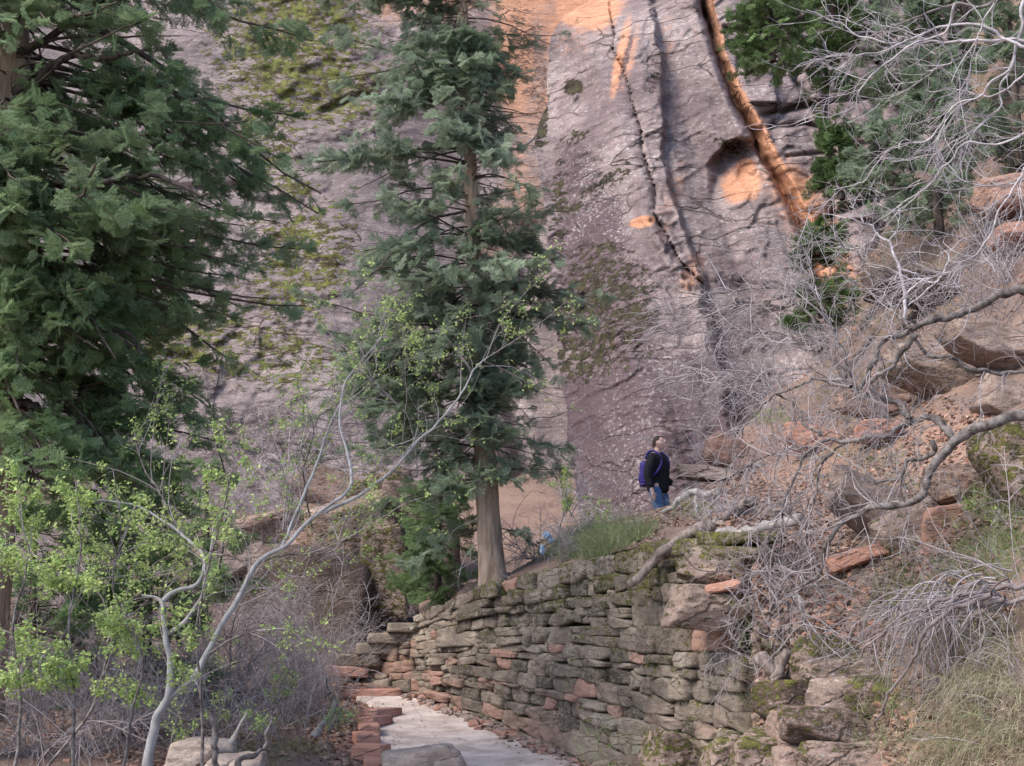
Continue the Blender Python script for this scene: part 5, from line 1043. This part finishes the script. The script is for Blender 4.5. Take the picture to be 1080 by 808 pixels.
def loc(v):   # body frame: x forward, y left, z up -> turned to face right and a little towards the camera
    v = np.array(v, float); c, s_ = math.cos(yaw), math.sin(yaw); return np.stack([v[:, 0]*c-v[:, 1]*s_, v[:, 0]*s_+v[:, 1]*c, v[:, 2]], -1)
# skeleton, height 1.78
J = dict(pel=(0, 0, .95), sp1=(.01, 0, 1.10), sp2=(.02, 0, 1.28), ch=(.01, 0, 1.42), nk=(-.005, 0, 1.50), nk2=(.02, 0, 1.57), hd=(.0, 0, 1.66),
         sr=(0, -.19, 1.43), er=(-.06, -.25, 1.14), wr=(.03, -.25, .90), sl=(0, .19, 1.43), el=(-.03, .26, 1.15), wl=(.19, .23, 1.01),
         hr=(0, -.10, .92), kr=(.10, -.10, .52), ar=(.05, -.10, .09), tr=(.20, -.11, .035), hl=(0, .10, .92), kl=(.12, .10, .50), al=(-.02, .10, .10), tl=(.13, .11, .035), her=(-.03, -.10, .05), hel=(-.10, .10, .05))
names = list(J); V = loc([J[k] for k in names]); ix = {k: i for i, k in enumerate(names)}
rd = dict(pel=(.14, .10), sp1=(.125, .095), sp2=(.145, .105), ch=(.13, .10), nk=.062, nk2=.055, hd=.06, sr=.062, er=.043, wr=.028, sl=.062, el=.043, wl=.028, hr=.088, kr=.058, ar=.04, tr=.03, hl=.088, kl=.058, al=.04, tl=.03, her=.035, hel=.035)
E = [('pel', 'sp1'), ('sp1', 'sp2'), ('sp2', 'ch'), ('ch', 'nk'), ('nk', 'nk2'), ('nk2', 'hd'), ('ch', 'sr'), ('sr', 'er'), ('er', 'wr'), ('ch', 'sl'), ('sl', 'el'), ('el', 'wl'), ('pel', 'hr'), ('hr', 'kr'), ('kr', 'ar'), ('ar', 'tr'), ('ar', 'her'), ('pel', 'hl'), ('hl', 'kl'), ('kl', 'al'), ('al', 'tl'), ('al', 'hel')]
vs = list(V); ed = [(ix[a], ix[b]) for a, b in E]; rads = [rd[k] for k in names]
for sname, wx, fwd in (('wr', 'wr', (.10, 0, -.99)), ('wl', 'wl', (.75, 0, -.60))):     # hands with five fingers
    w = np.array(J[wx]); f = nrm(np.array(fwd)); y = np.array([0, 1., 0]); up_ = np.cross(f, y); palm = len(vs); sg = 1 if wx == 'wr' else -1
    vs.append(loc([w+f*.055])[0]); rads.append((.030, .018)); ed.append((ix[wx], palm))
    for k, (o, l) in enumerate(((-.026, .062), (-.009, .075), (.009, .07), (.026, .055))):
        a0 = len(vs); dx = np.array([1., 0, 0]) if wx == 'wr' else np.array([0, 0, 1.])
        vs.append(loc([w+f*.092+dx*o])[0]); vs.append(loc([w+f*(.092+l*.5)+dx*o+y*sg*.008])[0]); vs.append(loc([w+f*(.092+l*.92)+dx*o+y*sg*.026])[0]); rads += [.0095, .0085, .007]; ed += [(palm, a0), (a0, a0+1), (a0+1, a0+2)]
    dx = np.array([1., 0, 0]) if wx == 'wr' else np.array([0, 0, 1.]); a0 = len(vs); vs.append(loc([w+f*.04+dx*.034+y*sg*.01])[0]); vs.append(loc([w+f*.085+dx*.046+y*sg*.02])[0]); rads += [.011, .008]; ed += [(palm, a0), (a0, a0+1)]
body = skinned('body', vs, ed, rads, M['skin'], hk)
# head: lofted ellipsoid with jaw, nose, brow, ears; joined into the body mesh so it stays one surface figure
def head_mesh():
    Vc, F = CS24; U = nrm(Vc); x, y, z = U[:, 0], U[:, 1], U[:, 2]
    W = U*np.array([.098, .076, .118]); W[:, 0] *= 1+.10*sst(-x, 0, 1); W[:, 1] *= 1-.28*sst(-z, .1, 1); W[:, 0] += -.012*sst(-z, .3, 1)*(x < 0)+.012*sst(-z, .45, .95)*np.clip(x, 0, 1)
    W[:, 0] += .019*np.exp(-((y/.16)**2+((z+.12)/.15)**2))*(x > 0)+.012*np.exp(-((y/.10)**2+((z-.02)/.18)**2))*(x > 0)      # nose
    W[:, 0] += .006*np.exp(-((z-.22)/.08)**2)*(x > .5)-.012*np.exp(-(((np.abs(y)-.32)/.14)**2+((z-.08)/.11)**2))*(x > 0)      # brow, sockets
    W[:, 0] += .007*np.exp(-((y/.24)**2+((z+.42)/.05)**2))*(x > 0)+.006*np.exp(-((y/.24)**2+((z+.54)/.05)**2))*(x > 0)-.004*np.exp(-((y/.26)**2+((z+.48)/.025)**2))*(x > 0)+.010*np.exp(-((y/.25)**2+((z+.80)/.12)**2))*(x > 0)
    W[:, 1] += np.sign(y)*.020*np.exp(-(((x+.05)/.16)**2+((z+.02)/.22)**2))*(np.abs(y) > .6)                                   # ears
    return W, F
HW, HF = head_mesh(); hc = np.array([.035, 0, 1.675]); pt = rad(-20)
def hplace(W):
    c, s_ = math.cos(pt), math.sin(pt); Q = W.copy(); Q[:, 0] = W[:, 0]*c+W[:, 2]*s_*1.0; Q[:, 2] = -W[:, 0]*s_+W[:, 2]*c
    return loc(Q+hc)
import bmesh
bm = bmesh.new(); bm.from_mesh(body.data); vv = [bm.verts.new(tuple(v)) for v in hplace(HW)]
for f in HF: bm.faces.new([vv[i] for i in f]).smooth = True
bm.to_mesh(body.data); bm.free()
def part(name, W, F, mat, par=hk): return mesh(name, W+np.array(PLOC[hk.name]), F, mat, parent=par)
# hair cap
U = nrm(CS24[0]); sel = (U[:, 2] > .28-.55*sst(-U[:, 0], -.2, .4)-.0*U[:, 1]) & ~((U[:, 0] > .55) & (U[:, 2] < .60)); HR = HW*(1.075+.03*fbm(U*9, 2, 3)[:, None]); fk = sel[CS24[1]].all(1); part('hair', hplace(HR), CS24[1][fk], M['hair'])
for sg in (-1, 1):
    e = np.array([[.088, sg*.031, .012]]); c = CS6[0]; part('eye', hplace(nrm(c)*.008+e-np.array([[.003, 0, 0]])), CS6[1], M['hair'])
def sub(keys, edges, rr, name, mat, root=0):
    return skinned(name, [V[ix[k]] if isinstance(k, str) else loc([k])[0] for k in keys], edges, rr, mat, hk, root)
sub([(0, 0, .86), (.0, 0, .98), 'sp1', 'sp2', 'ch', (-.002, 0, 1.515), (0, -.17, 1.42), 'er', (.025, -.25, .93), (0, .17, 1.42), 'el', (.165, .235, 1.025)], [(0, 1), (1, 2), (2, 3), (3, 4), (4, 5), (4, 6), (6, 7), (7, 8), (4, 9), (9, 10), (10, 11)], [(.20, .165), (.195, .16), (.19, .155), (.20, .165), (.18, .15), .085, .105, .075, .052, .105, .075, .052], 'jacket', M['jacket'])
sub(['pel', 'hr', 'kr', (.05, -.10, .12), 'hl', 'kl', (-.02, .10, .13)], [(0, 1), (1, 2), (2, 3), (0, 4), (4, 5), (5, 6)], [(.10, .09), .115, .082, .07, .115, .082, .07], 'jeans', M['jeans'])
for a_, b_, h_ in (('ar', 'tr', 'her'), ('al', 'tl', 'hel')): sub([h_, (np.array(J[a_])+np.array([.03, 0, -.035])).tolist(), b_], [(0, 1), (1, 2)], [.048, .055, .045], 'shoe', M['shoe'])
# backpack worn on the back
pc = np.array(PLOC[hk.name]); bp = thing('backpack', pc+loc([(-.24, 0, 1.0)])[0], 'purple daypack worn on the hiker\'s back', 'backpack')
def pk(name, ctr, dims, mat, par=bp, n=CS10, seed=1, k=.6):
    U = nrm(n[0]); W = (U*(1-k)+n[0]*k*.8)*np.array(dims); W = W*(1+.05*fbm(W*12, 3, seed)[:, None]); return mesh(name, loc(W+np.array(ctr))+pc, n[1], mat, parent=par)
pk('bag', (-.21, 0, 1.22), (.075, .14, .215), M['pack'], n=CS24); pk('pocket', (-.275, 0, 1.13), (.035, .10, .10), M['packd']); pk('base', (-.215, 0, 1.02), (.08, .135, .04), M['packd'])
for sg in (-1, 1):
    W = spline(loc([(-.17, sg*.09, 1.43), (-.09, sg*.115, 1.535), (.02, sg*.12, 1.535), (.115, sg*.125, 1.44), (.135, sg*.14, 1.33), (.08, sg*.185, 1.20), (-.05, sg*.205, 1.10), (-.17, sg*.15, 1.06)])+pc, 30)
    a = Acc(); one(a, W, np.full(30, .019), 8); a.build('strap', M['pack'], parent=bp)
# pale blue cloth caught in the grass
c = P(578, 572, 17.0); t = thing('cloth_scrap', c-[0, 0, .2], 'crumpled pale blue and white cloth caught in the grass on the wall top', 'cloth')
for k, (x, y, w, h) in enumerate([(577, 565, 7, 6), (581, 570, 5, 4), (572, 580, 4, 8)]):
    U = nrm(CS24[0]); W = U*np.array([w, 7, h])*17/FPX/2*(.75+.9*ridge(U*1.8+k*5, 3, 6)[:, None]); mesh('fold', W+P(x, y, 16.9), CS24[1], M['cloth'], parent=t)

# the slope carries on past the right edge of the photograph
scatter_rocks('slope_rubble', 'broken stones on the slope to the right of the big bare tree', onH, [(1210, 620, 110, 240, 900, .8), (1220, 300, 110, 200, 500, 1.2)], M['boulder'], .012, .07, (0, .25, .1, .5))
litter('slope_litter', 'dead leaves on the slope to the right of the big bare tree', onH, [(1210, 620, 110, 240, 2200)])
grass('slope_grass', 'thin grass tufts on the slope to the right of the big bare tree', clumps(onH, [(1210, 650, 110, 230, 90, 45)]), .22, .0026, (-.3, -.3, 0), .6)
brush('edge_brush', 'leafless brush on the slope to the right of the big bare tree', onH, [(1220, 380, 110, 300, 70)], .8, .005, .5)

# ================================================================== LIGHT
w = bpy.data.worlds.new('World'); sc.world = w; w.use_nodes = True; nt = w.node_tree; nt.nodes.clear()
sky = nt.nodes.new('ShaderNodeTexSky'); sky.sky_type = 'NISHITA'; sky.sun_disc = False; EL, AZ = rad(46), rad(238)
sky.sun_elevation = EL; sky.sun_rotation = AZ; sky.altitude = 1300; sky.air_density = 1.0; sky.dust_density = 2.5; sky.ozone_density = 1.0
bg = nt.nodes.new('ShaderNodeBackground'); bg.inputs[1].default_value = .12; ou = nt.nodes.new('ShaderNodeOutputWorld'); nt.links.new(sky.outputs[0], bg.inputs[0]); nt.links.new(bg.outputs[0], ou.inputs[0])
sd = bpy.data.lights.new('sun', 'SUN'); sd.energy = 2.3; sd.angle = rad(32); sd.color = (1, .89, .77); so = bpy.data.objects.new('sun', sd); COL.objects.link(so)
# nishita: rotation 0 = +Y, clockwise seen from above
dirv = np.array([math.sin(AZ)*math.cos(EL), math.cos(AZ)*math.cos(EL), math.sin(EL)])
from mathutils import Vector
so.rotation_euler = Vector(-dirv).to_track_quat('-Z', 'Y').to_euler(); so.location = tuple(dirv*60)
vs_ = sc.view_settings; vs_.view_transform = 'Standard'; vs_.look = 'None'; vs_.gamma = 1; vs_.use_curve_mapping = False; vs_.exposure = 1.3
sc.cycles.max_bounces = 6; sc.cycles.diffuse_bounces = 3; sc.cycles.transmission_bounces = 3; sc.cycles.glossy_bounces = 2
